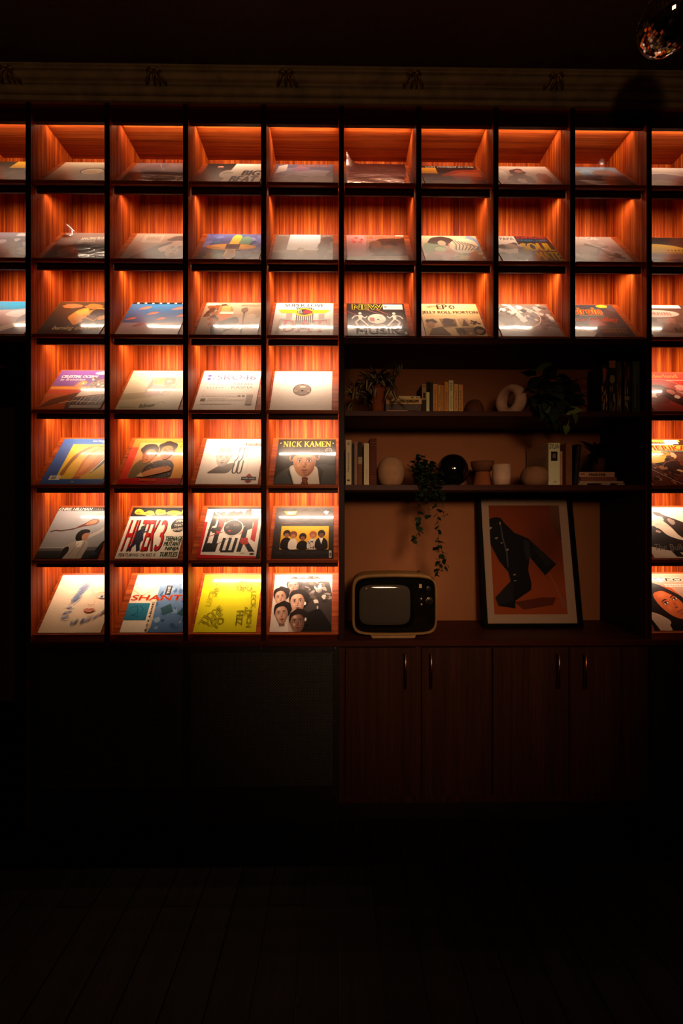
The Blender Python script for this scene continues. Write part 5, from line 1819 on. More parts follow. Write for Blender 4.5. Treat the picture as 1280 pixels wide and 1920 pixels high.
book(1185, 1199, 677, .02, .2, ZB, '#222826', 'blue-grey book nearest the upright at the end of the upper shelf', n5, boost=2.6)

# ---- lower shelf, books on the left
YC = .10
def o1(a): vtext('Metroviertz', .3, .62, .28, .7, '#3a2a20', .015)(a); a.rect(.25, .86, .7, .9, '#5a4434'); vtext('K', .3, .7, .04, .1, '#3a2a20')(a)
book(647.8, 658.7, 825, YC, .15, ZCs, '#a89074', 'cream book with vertical lettering nearest the lit cells', o1)
book(659.2, 663.2, 832, YC, .15, ZCs, '#1d1613', 'thin black book beside the cream lettered one')
book(664, 670.2, 828, YC, .15, ZCs, '#6a5040', 'narrow taupe book on the lower shelf')
def o2(a): a.rect(0, .34, 1, .5, '#a8906c').rect(0, 0, 1, .34, '#3a2c22')
book(671, 679, 829, YC, .15, ZCs, '#54341f', 'brown book with a pale square label on its spine', o2)
book(682, 692, 831, YC, .15, ZCs, '#b09076', 'plain off-white book on the lower shelf', vtext('LYRIK', .4, .6, .6, .8, '#8a6a54', 0.))
def o3(a):
    for v in (.08, .14, .8, .84): a.rect(0, v, 1, v + .012, '#7a4a2c')
    vtext('LEXIKON', .3, .7, .3, .7, '#6a3c24', 0.)(a)
book(693, 706, 822, YC, .16, ZCs, '#3f1a10', 'tall dark red leather-look book with raised spine bands', o3)

def bumpy(px0, px1, ptop, y0, zb, col, name, label, cat, top=.5, nz=14, speck=.3):
    x0, x1 = WX(px0, y0), WX(px1, y0)
    R = (x1 - x0) / 2
    H = WZ((px0 + px1) / 2, ptop, y0) - zb
    prof = []
    for i in range(nz + 1):
        a = math.radians(-62 + 134 * i / nz)
        prof.append((R * math.cos(a) ** .68, zb + H * (math.sin(a) - math.sin(math.radians(-62))) / (math.sin(math.radians(72)) - math.sin(math.radians(-62)))))
    prof += [(prof[-1][0] * .8, zb + H - .003), (prof[-1][0] * .7, zb + H - .02)]
    return solo(name, MB().lathe(prof, (x0 + x1) / 2, y0, 36), cmat(col, .9, bump=.9, bscale=420.), ((x0 + x1) / 2, y0, zb), label, cat)
bumpy(707.5, 757.5, 858, .13, ZCs, '#bc8e68', 'round_vase', 'large rough-textured cream round vase beside the leather-look book', 'vase')
bumpy(977.5, 1024.5, 875, .10, ZCs, '#9c7050', 'round_bowl', 'small rough clay-coloured round pot in front of the white book', 'vase')

# black glass globe vase
bx, by = WX(848, .14), .14
R = (WX(876.5, .14) - WX(819.5, .14)) / 2
H = WZ(848, 852, .14) - ZCs
prof = [(R * .55, ZCs)] + [(R * math.cos(math.radians(a)) ** .85, ZCs + H * (.5 + .5 * math.sin(math.radians(a)) / 1.0)) for a in range(-66, 75, 10)] + [(R * .2, ZCs + H), (R * .14, ZCs + H * .97)]
solo('glass_vase', MB().lathe(prof, bx, by, 36), cmat('#0c0a0a', .06, coat=.6), (bx, by, ZCs), 'glossy black globe vase behind the trailing ivy', 'vase')

# terracotta candle stand: bowl on a flared foot
tx, ty = WX(904, .13), .13
s_ = (D + ty) / F
H = WZ(904, 865.5, ty) - ZCs
cs = root('candle_stand', (tx, ty, ZCs), 'terracotta candle stand with wide bowl on a flared foot', 'candle holder')
part('foot', MB().lathe([(17.5 * s_, ZCs), (17 * s_, ZCs + .01), (12.5 * s_, ZCs + H * .58), (13 * s_, ZCs + H * .62)], tx, ty, 28), cmat('#8a4c28', .8), cs)
part('bowl', MB().lathe([(13 * s_, ZCs + H * .58), (17.5 * s_, ZCs + H * .68), (20.5 * s_, ZCs + H * .84), (21.2 * s_, ZCs + H), (19.5 * s_, ZCs + H), (15 * s_, ZCs + H * .8), (.004, ZCs + H * .74)], tx, ty, 28), cmat('#6a4028', .75), cs)
# white cup
ux, uy = WX(939.5, .055), .055
s_ = (D + uy) / F
H = WZ(938, 871.5, uy) - ZCs
solo('white_cup', MB().lathe([(10 * s_, ZCs), (14.5 * s_, ZCs + .006), (16 * s_, ZCs + H * .3), (16.2 * s_, ZCs + H), (14.8 * s_, ZCs + H), (14.4 * s_, ZCs + .012), (.002, ZCs + .009)], ux, uy, 28),
     cmat('#ccA488', .5), (ux, uy, ZCs), 'plain white cup between the candle stand and rough pot', 'cup')

# big white book with portrait spine
def w1(a):
    a.text('DYLAN', .08, .02, .92, .13, '#1d1512', .03)
    a.rect(.2, .2, .78, .42, '#241a16').face(.5, .3, .34, .14, '#8a6a54', '#4a3428', '#17110e')
    a.poly([(.3, .42), (.4, .36), (.6, .36), (.7, .42)], '#120d0b').rect(.4, .9, .7, .915, '#8a6a50')
wb = book(1028, 1049.5, 830.5, .085, .23, ZCs, '#b89878', 'big white biography with a portrait on its spine', w1)
a = Art('#b08e6c')
a.bars(.05, .3, .95, .55, 6, '#7a5c44', .3)
hb = WZ(1038, 830.5, .085) - ZCs
pm = link('cover_print', a.mesh('cover_print', (.22, hb - .004), 0), wb, 'matte')
pm.rotation_euler = (math.pi / 2, 0, -math.pi / 2)
pm.location = (-(WX(1049.35, .085) - WX(1028.15, .085)) / 2 - .0004, .116, .002)
book(1050, 1054, 846, .11, .17, ZCs, '#8a6444', 'thin tan booklet tucked behind the big white book')
book(1060.5, 1072, 831, .1, .16, ZCs, '#5c3820', 'brown book standing before the leaning black one')
def y1(a): vtext('AU BON VENDREDI DES SONS', .3, .62, .04, .96, '#a87c2a', .01)(a)
book(1074, 1083, 833, .095, .16, ZCs + .0008, '#0f0c0b', 'leaning black book with yellow lettering along its spine', y1, lean=5.)
# lying pile under the dark plant
z = ZCs
pz = root('wooden_riser', (WX(1127, .1), .1, z), 'low pale wooden riser with three feet under the lying books', 'riser')
zr = WZ(1127, 903.8, .09) - WZ(1127, 908.5, .09)
zt_ = WZ(1127, 899.6, .09) - WZ(1127, 908.5, .09)
for pa, pb in ((1084, 1101), (1128, 1144), (1158, 1171)):
    part('foot', MB().bbox(WX(pa, .09), WX(pb, .09), .09, .26, z, z + zr, .001), cmat('#b0907a', .7), pz)
part('top', MB().bbox(WX(1086, .09), WX(1168, .09), .088, .27, z + zr, z + zt_, .001), cmat('#b0907a', .7), pz)
z = z + zt_ + G
z = flat_book(1088, 1156, 891.5, 899, .10, .15, z, '#5a3428', 'dark mauve book lying on the wooden riser')
z_top = flat_book(1085.5, 1152, 881.5, 890.8, .095, .15, z, '#8a6450', 'pinkish-grey lettered book lying on top of the pile', lambda a: a.text('MARLENE', .28, .25, .75, .8, '#4a3430', .01).rect(.03, .3, .15, .5, '#6a4a40'))

# ---------------------------------------------------------------- plants
def leaf_mesh(name, L, Wd, droop, fold=.25, n=6, heart=False, stripe=None, mats=()):
    """leaf along +x, normal +z; optional pale stripe as second material"""
    vs, fs, mi = [], [], []
    cols = (-1, -.35, .35, 1) if stripe else (-1, 0, 1)
    for i in range(n + 1):
        t = i / n
        if heart:
            w = Wd * (math.sin(math.pi * min(1, (t * .92 + .1))) ** .6) * (1.15 - .75 * t)
            x = L * (t - .12 * (1 - t))
        else:
            w = Wd * math.sin(math.pi * (t * .93 + .06)) ** .8
            x = L * t
        zc = -droop * L * t * t + .12 * droop * L * t
        for c in cols:
            back = -.12 * L * abs(c) * (1 - t) ** 3 if heart else 0
            vs.append((x * (1 - .25 * droop * t) + back, c * w, zc + fold * w * abs(c)))
    k = len(cols)
    for i in range(n):
        for j in range(k - 1):
            fs.append((i * k + j, i * k + j + 1, (i + 1) * k + j + 1, (i + 1) * k + j))
            mi.append(1 if stripe == 'mid' and j == 1 else (1 if stripe == 'edge' and j != 1 else 0))
    me = bpy.data.meshes.new(name)
    me.from_pydata(vs, [], fs)
    for m in mats:
        me.materials.append(m)
    me.polygons.foreach_set('material_index', mi)
    me.polygons.foreach_set('use_smooth', [True] * len(fs))
    return me


def put_leaf(parent, me, p, az, el, roll=0., s=1., name='leaf'):
    # keep every leaf clear of the boards, the uprights and the painted wall
    q = Matrix.Rotation(az, 4, 'Z') @ Matrix.Rotation(-el, 4, 'Y') @ Matrix.Rotation(roll, 4, 'X')
    P0 = Vector(p)
    for _ in range(14):
        W_ = [P0 + q.to_3x3() @ (v.co * s) for v in me.vertices]
        bad = any(w.x < XD[4] + UT / 2 + .006 and w.y > -.003 for w in W_) or any(w.x > XD[8] - UT / 2 - .006 and w.y > -.003 for w in W_) or any(w.y > WY - .004 for w in W_)
        for zt, zb in ((SH_A_T, SH_A_B), (SH_B_T, SH_B_B), (SH_C_T, SH_C_B)):
            lo_, hi_ = min(w.z for w in W_), max(w.z for w in W_)
            if lo_ < zt + .001 and hi_ > zb - .001 and max(w.y for w in W_) > -.003:
                bad = True
        if any((w - c_).length < r_ for w in W_ for c_, r_ in AVOID):
            bad = True
        if not bad:
            break
        el += .18 if P0.y > 0 else .0
        if P0.y <= .02:
            P0 = P0 + Vector((0, -.006, 0))
        s *= .95
        q = Matrix.Rotation(az, 4, 'Z') @ Matrix.Rotation(-el, 4, 'Y') @ Matrix.Rotation(roll, 4, 'X')
    if bad:
        return None
    p = P0
    o = link(name, me, parent)
    o.location = Vector(p) - origin(parent)
    q = Matrix.Rotation(az, 4, 'Z') @ Matrix.Rotation(-el, 4, 'Y') @ Matrix.Rotation(roll, 4, 'X')
    o.rotation_euler = q.to_euler()
    o.scale = (s, s, s)
    return o


rn = random.Random(12)
AVOID = [(Vector((WX(1079, .15), .15, ZCs + h_)), .05) for h_ in (.05, .1, .15, .19)] + [(Vector((WX(848, .14), .14, ZCs + .075)), .088), (Vector((WX(959, .12), .12, ZB + .062)), .088), (Vector((WX(975, .1), .1, ZB + .05)), .04)]
# striped spiderwort in a terracotta pot
LG1, LG2 = cmat('#26221a', .35), cmat('#b09a6a', .4)
SL_ = [leaf_mesh('leaf', .098, .0125, d, .3, 7, False, 'edge' if k_ % 2 else 'mid', (LG1, LG2)) for k_, d in enumerate((.55, .75, .9, .35))]
sx, sy = WX(708, .12), .12
sp = root('spiderwort_plant', (sx, sy, ZB), 'striped trailing houseplant in a terracotta pot beside lying books', 'potted plant')
s_ = (D + sy) / F
hp = WZ(708, 722, sy) - ZB
part('pot', MB().lathe([(11 * s_, ZB), (13.5 * s_, ZB + hp * .8), (14.8 * s_, ZB + hp * .82), (15 * s_, ZB + hp), (13 * s_, ZB + hp), (12.6 * s_, ZB + hp * .9)], sx, sy, 26), cmat('#9a5030', .8), sp)
part('soil', MB().lathe([(12.5 * s_, ZB + hp * .86), (.003, ZB + hp * .92)], sx, sy, 16), 'soil', sp)
top = Vector((sx, sy, ZB + hp))
for k in range(84):
    az = rn.uniform(math.pi * .6, math.pi * 2.4)
    r_ = rn.uniform(.004, .028)
    p = top + Vector((r_ * math.cos(az), r_ * math.sin(az) * .8, rn.uniform(-.004, .03)))
    put_leaf(sp, rn.choice(SL_), p, az, rn.uniform(-.1, 1.35), rn.uniform(-.5, .5), rn.uniform(.6, 1.1))
def trail(parent, pts, mes, nl, s0, s1, stem_mat, rad=.0016, stemname='stem', elv=(-.6, .5)):
    part(stemname, MB().tube(pts, rad, 5), stem_mat, parent)
    P = [Vector(p) for p in pts]
    for k in range(nl):
        t = (k + .4) / nl * (len(P) - 1)
        i = min(int(t), len(P) - 2)
        p = P[i].lerp(P[i + 1], t - i)
        az = rn.uniform(math.pi, 2 * math.pi) if k % 3 else rn.uniform(0, 2 * math.pi)
        put_leaf(parent, rn.choice(mes), p, az, rn.uniform(*elv), rn.uniform(-.6, .6), rn.uniform(s0, s1))
def pp(px, py, Y):
    return (WX(px, Y), Y, WZ(px, py, Y))
trail(sp, [pp(700, 718, .11), pp(684, 712, .08), pp(668, 722, .06), pp(660, 742, .05), pp(662, 758, .05)], SL_, 26, .6, 1.0, LG1)
trail(sp, [pp(700, 720, .10), pp(690, 728, .07), pp(684, 745, .05), pp(682, 760, .05)], SL_, 16, .55, .9, LG1)
trail(sp, [pp(714, 720, .10), pp(728, 716, .07), pp(742, 706, .06), pp(752, 695, .06)], SL_, 12, .55, .9, LG1, elv=(.2, 1.2))
trail(sp, [pp(716, 722, .10), pp(732, 728, .05), pp(744, 740, .04), pp(752, 752, .045)], SL_, 10, .5, .85, LG1)

# big heart-leaved plant
PG = [cmat('#1a2413', .7), cmat('#242f18', .7), cmat('#48561e', .4), cmat('#7d8a50', .45)]  # near-black tones paint leaves in shade, olive a lit one
PLf = [[leaf_mesh('leaf', .088, .037, d, .18, 6, True, None, (m_,)) for d in (.25, .6)] for m_ in PG]
qx, qy = WX(1022, .15), .15
pt = root('pothos_plant', (qx, qy, ZB), 'large dark heart-leaved houseplant spilling over the upper shelf edge', 'potted plant')
hp = .085
part('pot', MB().lathe([(.042, ZB), (.055, ZB + hp), (.05, ZB + hp), (.048, ZB + hp * .8)], qx, qy, 26), cmat('#141110', .5), pt)
part('soil', MB().lathe([(.048, ZB + hp * .85), (.003, ZB + hp * .88)], qx, qy, 16), 'soil', pt)
for k in range(64):
    px_, py_ = rn.uniform(992, 1076), rn.uniform(700, 766)
    if px_ > 1056 and py_ < 715: py_ += 20
    Yp = rn.uniform(-.01, .09) if 990 < px_ < 1060 else rn.uniform(-.02, .03)
    put_leaf(pt, rn.choice(rn.choice(PLf[:2])), pp(px_, py_, Yp), rn.uniform(math.pi * 1.0, math.pi * 2.0), rn.uniform(-.5, .7), rn.uniform(-.6, .6), rn.uniform(.7, 1.15))
for k in range(16):
    put_leaf(pt, rn.choice(rn.choice(PLf[:2])), pp(rn.uniform(1008, 1056), rn.uniform(752, 790), rn.uniform(-.07, -.03)), rn.uniform(math.pi * 1.2, math.pi * 1.8), rn.uniform(-1.2, -.3), rn.uniform(-.5, .5), rn.uniform(.6, .9))
for k in range(9):
    e = pp(rn.uniform(1003, 1075), rn.uniform(700, 745), rn.uniform(.05, .14))
    part('stem', MB().tube([(qx + rn.uniform(-.02, .02), qy, ZB + hp), ((qx + e[0]) / 2, (qy + e[1]) / 2, e[2] + .01), e], .0018, 5), PG[1], pt)
part('stem', MB().tube([(qx, qy, ZB + hp), pp(1028, 706, .1), pp(1045, 692, .08), pp(1036, 687, .07), pp(1030, 688, .06)], .0017, 5), PG[3], pt)
put_leaf(pt, PLf[2][0], pp(1031, 687, .06), math.pi * 1.02, -.2, -1.0, .95)
part('stem', MB().tube([(qx + .02, qy, ZB + hp), pp(1062, 752, .04), pp(1070, 772, -.02), pp(1066, 790, -.025), pp(1060, 806, -.02)], .0017, 5), PG[3], pt)
put_leaf(pt, PLf[3][0], pp(1066, 772, -.02), -.1, .15, -.9, .75)
put_leaf(pt, PLf[2][1], pp(1076, 778, -.02), -1.0, -1.0, .3, .55)
put_leaf(pt, PLf[2][1], pp(1061, 800, -.02), -1.5, -1.3, .2, .5)

# trailing ivy
def ivy_leaf(name, L, m_):
    ol = [(0, 0), (.02, .24), (.06, .48), (.32, .44), (.48, .5), (.66, .32), (.95, 0), (.66, -.32), (.48, -.5), (.32, -.44), (.06, -.48), (.02, -.24)]
    vs = [(x * L, y * L, -.25 * L * (x - .4) ** 2 + .12 * L * abs(y)) for x, y in ol] + [(.4 * L, 0, .0)]
    fs = [(i, (i + 1) % 12, 12) for i in range(12)]
    me = bpy.data.meshes.new(name)
    me.from_pydata(vs, [], fs)
    me.materials.append(m_)
    return me
IM = [cmat('#16200f', .4), cmat('#1d2a16', .4), cmat('#24301a', .45), cmat('#6a7a2c', .5)]
IV = [ivy_leaf('leaf', L_, m_) for L_ in (.032, .039) for m_ in IM[:3]]
IVB = ivy_leaf('leaf', .022, IM[3])
ix, iy = WX(790, .10), .10
iv = root('ivy_plant', (ix, iy, ZCs), 'trailing ivy in a dark pot hanging down toward the television', 'potted plant')
hp = .06
part('pot', MB().lathe([(.034, ZCs), (.046, ZCs + hp), (.042, ZCs + hp), (.04, ZCs + hp * .8)], ix, iy, 24), cmat('#3a241c', .6, var=.5, scale=160.), iv)
part('soil', MB().lathe([(.041, ZCs + hp * .85), (.003, ZCs + hp * .9)], ix, iy, 16), 'soil', iv)
for k in range(150):
    a_, r_ = rn.uniform(0, 2 * math.pi), rn.uniform(.2, 1)
    px_, py_ = 791 + 24 * r_ * math.cos(a_), 876 + 25 * r_ * math.sin(a_)
    if k > 96: px_, py_ = rn.uniform(778, 832), rn.uniform(880, 930)
    if py_ < 866 and px_ > 800: px_ -= 18
    Yp = rn.uniform(.0, .11) if py_ < 908 else rn.uniform(-.05, -.012)
    if py_ > 895: Yp = rn.uniform(-.05, .02) if py_ < 905 else rn.uniform(-.05, -.015)
    put_leaf(iv, rn.choice(IV), pp(px_, py_, Yp), rn.uniform(math.pi * .9, math.pi * 2.1), rn.uniform(-.9, .5), rn.uniform(-.8, .8), rn.uniform(.7, 1.1))
for px_, py_ in ((797, 918), (816, 919), (808, 886), (829, 900), (805, 877)):
    put_leaf(iv, IVB, pp(px_, py_, -.05), rn.uniform(4, 5.5), -.2, .2, 1.)
def strand(pts, nl):
    P = [pp(a_, b_, c_) for a_, b_, c_ in pts]
    trail(iv, P, IV, nl, .75, 1.05, IM[2], .0011, elv=(-1.2, .2))
    e = P[-1]
strand([(795, 898, .03), (793, 910, -.02), (790, 925, -.03), (783, 945, -.03), (784, 970, -.03), (786, 995, -.03), (780, 1006, -.03), (774, 1015, -.03)], 20)
strand([(800, 898, .03), (800, 911, -.02), (797, 930, -.03), (803, 950, -.03), (805, 972, -.03)], 8)
strand([(812, 898, .03), (815, 911, -.02), (818, 930, -.03), (819, 960, -.03), (822, 990, -.03), (821, 1020, -.03), (823, 1045, -.03), (824, 1065, -.03), (819, 1079, -.03)], 32)
strand([(818, 898, .03), (822, 911, -.02), (830, 930, -.03), (830, 955, -.03), (833, 972, -.03)], 9)
strand([(822, 1010, -.03), (829, 1035, -.03), (834, 1050, -.03), (833, 1068, -.03)], 7)

# dark strap-leaved plant on the pile
dg = cmat('#0f130d', .3)
DL = [leaf_mesh('leaf', .135, .016, d, .3, 7, False, None, (dg,)) for d in (.5, .8, 1.0)]
kx, ky = WX(1121, .14), .14
dp = root('strap_leaf_plant', (kx, ky, z_top), 'nearly black strap-leaved plant in a brown pot on the lying books', 'potted plant')
s_ = (D + ky) / F
hp = .075
part('pot', MB().lathe([(9 * s_, z_top), (12 * s_, z_top + hp), (10.6 * s_, z_top + hp), (10.4 * s_, z_top + hp * .85)], kx, ky, 22), cmat('#4a261a', .7), dp)
part('soil', MB().lathe([(10.5 * s_, z_top + hp * .85), (.003, z_top + hp * .9)], kx, ky, 14), 'soil', dp)
for k in range(56):
    az = rn.uniform(math.pi * .9, math.pi * 2.4)
    r_ = rn.uniform(.004, .03)
    p = Vector((kx + r_ * math.cos(az), ky + r_ * .6 * math.sin(az), z_top + hp + rn.uniform(-.005, .03)))
    put_leaf(dp, rn.choice(DL), p, az, rn.uniform(.0, 1.3), rn.uniform(-.5, .5), rn.uniform(.6, 1.05))

# ================================================================ television
tv = root('television', (WX(738, .1), .1, BASE_T + .0006), 'cream vintage portable television with a dark screen and side knobs', 'television')
YF = .03
sT = (D + YF) / F
tcx = WX(739.5, YF)
tcz = WZ(739.5, 1134.5, YF)
hw_, hh_ = 80 * sT, 55.5 * sT
def rrect(w, h, n=7., seg=56):
    pts = []
    for i in range(seg):
        a = 2 * math.pi * i / seg
        c, s = math.cos(a), math.sin(a)
        pts.append((math.copysign(abs(c) ** (2 / n), c) * w, math.copysign(abs(s) ** (2 / n), s) * h))
    return pts
def loft(loops, capa=True, capb=True, smooth=True):
    """loops: [(outline, y)] around the set's axis"""
    mb = MB()
    n = len(loops[0][0])
    vs, fs = [], []
    for ol, y in loops:
        for q in ol:
            dz_ = q[2] if len(q) > 2 else 0
            vs.append((tcx + q[0], y, tcz + q[1]))
    for k in range(len(loops) - 1):
        for i in range(n):
            j = (i + 1) % n
            fs.append((k * n + i, k * n + j, (k + 1) * n + j, (k + 1) * n + i))
    if capa: fs.append(tuple(range(n)))
    if capb: fs.append(tuple((len(loops) - 1) * n + i for i in range(n))[::-1])
    return mb.add(vs, fs, smooth)
def off(pts, dx=0, dz=0, bulge=0., w=1.):
    return [(x + dx, z + dz + bulge * (1 - (x / w) ** 2) * (1 if z > 0 else -.4)) for x, z in pts]
cream = cmat('#9a7242', .55)
B = .010
o_in = off(rrect(hw_ - 4.0 * sT, hh_ - 4.5 * sT), 1.0 * sT, -1.2 * sT, B * .8, hw_)
o_f = off(rrect(hw_, hh_), 0, 0, B, hw_)
o_b = off(rrect(hw_ * .97, hh_ * .98), 0, .004, B, hw_)
o_bb = off(rrect(hw_ * .72, hh_ * .7), 0, -.004, 0, hw_)
part('casing', loft([(o_in, YF + .018), (o_in, YF - .002), (off(rrect(hw_ - 1.2 * sT, hh_ - 1.2 * sT), 0, 0, B, hw_), YF - .006), (o_f, YF + .004), (o_b, YF + .10), (off(rrect(hw_ * .93, hh_ * .92), 0, .002, B, hw_), YF + .16), (o_bb, YF + .25)], capa=False), cream, tv)
part('front_panel', loft([(o_in, YF + .012), (o_in, YF + .018)]), cmat('#0d0b0a', .3), tv)
# screen: bulged glass inside a black mask
scx, scz = WX(721.5, YF) - tcx, WZ(721.5, 1135, YF) - tcz
sw, sh_ = 49 * sT, 38.5 * sT
part('screen_mask', loft([(off(rrect(sw + 5 * sT, sh_ + 5 * sT, 9), scx, scz), YF + .010), (off(rrect(sw + 5 * sT, sh_ + 5 * sT, 9), scx, scz), YF + .016)]), cmat('#080706', .5), tv)
loops = []
for f, dy in ((1., .0095), (.97, .006), (.85, .002), (.65, -.0012), (.35, -.0035), (.08, -.0042)):
    loops.append((off(rrect(sw * f, sh_ * f, 5.5), scx, scz), YF + dy))
part('screen', loft(loops[::-1] , True, True), cmat('#4a423a', .08, coat=.3, var=.02), tv)
def knob(px, py, r, d, col, metal=0., name='knob', ring=False):
    x, z = WX(px, YF), WZ(px, py, YF)
    m4 = Matrix.Translation((x, YF + .0118, z)) @ Matrix.Rotation(math.pi / 2, 4, 'X')
    R = r * sT
    mb = MB().lathe([(R, 0), (R, d * .8), (R * .85, d), (R * .2, d * .9)], 0, 0, 18)
    mb.v = [tuple(m4 @ Vector(p)) for p in mb.v]
    return part(name, mb, cmat(col, .3, metal), tv)
knob(790.2, 1123.6, 1.9, .006, '#c9a070', .6)
knob(790.8, 1134.2, 1.9, .006, '#c9a070', .6)
knob(805, 1127, 6.4, .004, '#b89468', .9, 'dial_ring')
knob(805, 1127, 5.0, .009, '#14110f', 0., 'dial')
knob(803.5, 1104.5, 5.2, .007, '#1c1815', 0., 'dial')
x, z = WX(788.3, YF), WZ(788.3, 1099.3, YF)
part('switch', MB().bbox(x - 2.6 * sT, x + 2.6 * sT, YF + .004, YF + .0118, z - 3.6 * sT, z + 3.6 * sT, .0008), cmat('#c9a274', .4), tv)
part('foot', MB().add([(WX(692, YF) , YF + .012, tcz - hh_ + .004), (WX(783, YF), YF + .012, tcz - hh_ + .004), (WX(783, YF), .25, tcz - hh_ + .004), (WX(692, YF), .25, tcz - hh_ + .004),
                       (WX(698, YF), YF + .002, BASE_T + .0006), (WX(777, YF), YF + .002, BASE_T + .0006), (WX(777, YF), .24, BASE_T + .0006), (WX(698, YF), .24, BASE_T + .0006)],
                      [(0, 1, 2, 3), (4, 5, 6, 7), (0, 1, 5, 4), (1, 2, 6, 5), (2, 3, 7, 6), (3, 0, 4, 7)]), cream, tv)
part('aerial_button', MB().lathe([(.008, tcz + hh_ + .004), (.008, tcz + hh_ + .012), (.004, tcz + hh_ + .014)], WX(783, .12), .10, 12), cmat('#4a2a1c', .4), tv)

# ================================================================ leaning framed poster
FY0 = .19
fx0, fx1 = WX(905, FY0), WX(1090.5, FY0)
fw = fx1 - fx0
fl = .752
fr_ = bpy.data.objects.new('framed_poster', None)
COL.objects.link(fr_)
fr_.location = ((fx0 + fx1) / 2, FY0, BASE_T + .0018)
fr_.rotation_euler = (math.radians(81.6), 0, 0)
tag(fr_, 'black-framed orange poster of a folded dark figure leaning on the alcove wall', 'poster')
bw, bt = .023, .022
def fpart(name, mb, mat, lab=None):
    o = link(name, mb.mesh(name), fr_, mat)
    return o
blk = cmat('#080605', .5, spec=.08)
for (a0, a1, b0, b1) in ((-fw / 2, -fw / 2 + bw, 0, fl), (fw / 2 - bw, fw / 2, 0, fl), (-fw / 2 + bw, fw / 2 - bw, 0, bw), (-fw / 2 + bw, fw / 2 - bw, fl - bw, fl)):
    fpart('frame_bar', MB().bbox(a0, a1, b0, b1, -.004, bt - .004, .0015), blk)
fpart('backing_board', MB().box(-fw / 2 + bw, fw / 2 - bw, bw, fl - bw, -.003, 0), cmat('#3a2a1c', .9))
iw, ih = fw - 2 * bw, fl - 2 * bw
a = Art('#a88a72', None, 5)
def CU(x, y):
    t = (y - 122) / (968 - 122)
    l, r = 102 + 50 * t, 682 + 84 * t
    return ((x - l) / (r - l), t)
def CP(pts, col, col2=None):
    a.poly([CU(*p) for p in pts], col, col2)
def tone(u, v):
    x = (160 + 43 * v) * (1 - u) + (632 + 68 * v) * u
    y = 176 + 734 * v
    top, bot = srgb('#5a1e0c'), srgb('#96421a')
    k = 1 - .55 * math.exp(-(((u - .8) / .3) ** 2 + ((v - .38) / .25) ** 2))
    g = .35 + .65 * min(1, v * 1.25 + .12 * (1 - u))
    return CU(x, y), tuple((a_ + (b_ - a_) * g) * k for a_, b_ in zip(top, bot))
a.field(tone)
CP([(565, 178), (632, 178), (655, 430), (590, 320)], '#6a4430', '#4a2014')
CP([(340, 830), (520, 800), (620, 800), (600, 850), (400, 880)], '#5a2410')
CP([(570, 640), (580, 645), (640, 760), (692, 840), (692, 868), (660, 870), (640, 790)], '#8f5038')
CP([(165, 270), (205, 258), (240, 262), (270, 300), (335, 365), (430, 405), (620, 580), (545, 655), (440, 530), (430, 620), (455, 712), (450, 752), (345, 822), (345, 872), (230, 855), (208, 800), (312, 692), (296, 632), (235, 560), (175, 445)], '#0c0908')
CP([(400, 410), (436, 420), (445, 520), (425, 560), (400, 480)], '#241f20')
CP([(445, 420), (600, 570), (560, 600), (470, 480)], '#1d1a12')
CP([(208, 800), (312, 692), (330, 700), (330, 820), (230, 852)], '#1f1816')
CP([(236, 292), (242, 292), (262, 400), (290, 500), (298, 600), (292, 600), (280, 500), (252, 400)], '#4a4248')
for p in ([(234, 290), (242, 292), (240, 312), (236, 308)], ):
    CP(p, '#c98a3a')
for x, y, w, h in ((172, 334, 16, 10), (215, 403, 13, 8), (250, 436, 8, 5), (290, 482, 10, 8), (338, 650, 10, 7), (342, 690, 12, 4)):
    CP([(x - w, y), (x, y - h), (x + w, y - h * .4), (x, y + h)], '#9a8878')
pr = link('poster_print', a.mesh('poster_print', (iw, ih), .0003), fr_, 'matte')
pr.location = (0, bw, 0)
M['glass'] = clear_plastic(); M['glass'].name = 'picture_glass'
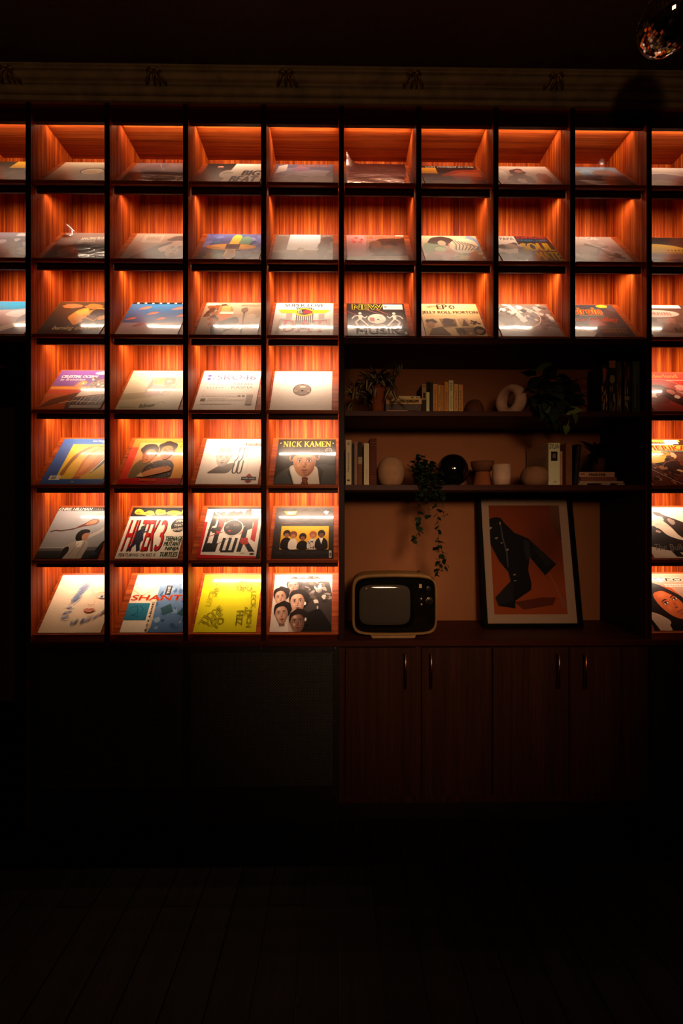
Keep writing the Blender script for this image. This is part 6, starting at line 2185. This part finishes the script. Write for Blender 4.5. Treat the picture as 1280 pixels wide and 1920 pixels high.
for n_ in M['glass'].node_tree.nodes:
    if n_.type == 'BSDF_GLOSSY': n_.inputs['Roughness'].default_value = .04
    if n_.type == 'BUMP': n_.inputs['Strength'].default_value = .0
fpart('glass_pane', MB().box(-iw / 2, iw / 2, bw, fl - bw, .008, .0095), 'glass')

# ================================================================ mirror ball
mdep = 1.42
mY = mdep - D
mbx, mbz = WX(1256, mY), WZ(1256, 36, mY)
mr = .102
ball = root('mirror_ball', (mbx, mY, mbz), 'mirror-tiled disco ball hanging from the dark ceiling', 'mirror ball')
core = MB().lathe([(mr * .97 * math.sin(math.pi * i / 16) + 1e-4, mbz - mr * .97 * math.cos(math.pi * i / 16)) for i in range(17)], mbx, mY, 28, close=False)
part('core', core, 'black_wood', ball)
tl = MB()
rb = random.Random(3)
ts = .0105
nl = int(math.pi * mr / ts)
for i in range(1, nl):
    la = -math.pi / 2 + math.pi * i / nl
    nc = max(4, int(2 * math.pi * mr * math.cos(la) / ts))
    for k in range(nc):
        lo_ = 2 * math.pi * (k + .5 * (i % 2)) / nc
        nrm = Vector((math.cos(la) * math.cos(lo_), math.cos(la) * math.sin(lo_), math.sin(la)))
        if nrm.y > .5: continue
        c = Vector((mbx, mY, mbz)) + nrm * mr
        n2 = (nrm + Vector((rb.uniform(-.09, .09), rb.uniform(-.09, .09), rb.uniform(-.09, .09)))).normalized()
        u = Vector((-math.sin(lo_), math.cos(lo_), 0)); u = (u - n2 * u.dot(n2)).normalized()
        v = n2.cross(u)
        h_ = ts * .45
        q = [c + (u * a_ + v * b_) * h_ for a_, b_ in ((-1, -1), (1, -1), (1, 1), (-1, 1))]
        q2 = [p - n2 * .002 for p in q]
        tl.add(q + q2, [(0, 1, 2, 3), (0, 4, 5, 1), (1, 5, 6, 2), (2, 6, 7, 3), (3, 7, 4, 0)])
M['mirror'] = plain('mirror_tile', '#d8d0c8', .06, 1., var=.05)
t_ = part('mirror_tiles', tl, 'mirror', ball)
t_['kind'] = 'stuff'
part('hanger', MB().tube([(mbx, mY, mbz + mr * .95), (mbx, mY, CEIL)], .004, 8), cmat('#3a3430', .4, .8), ball)
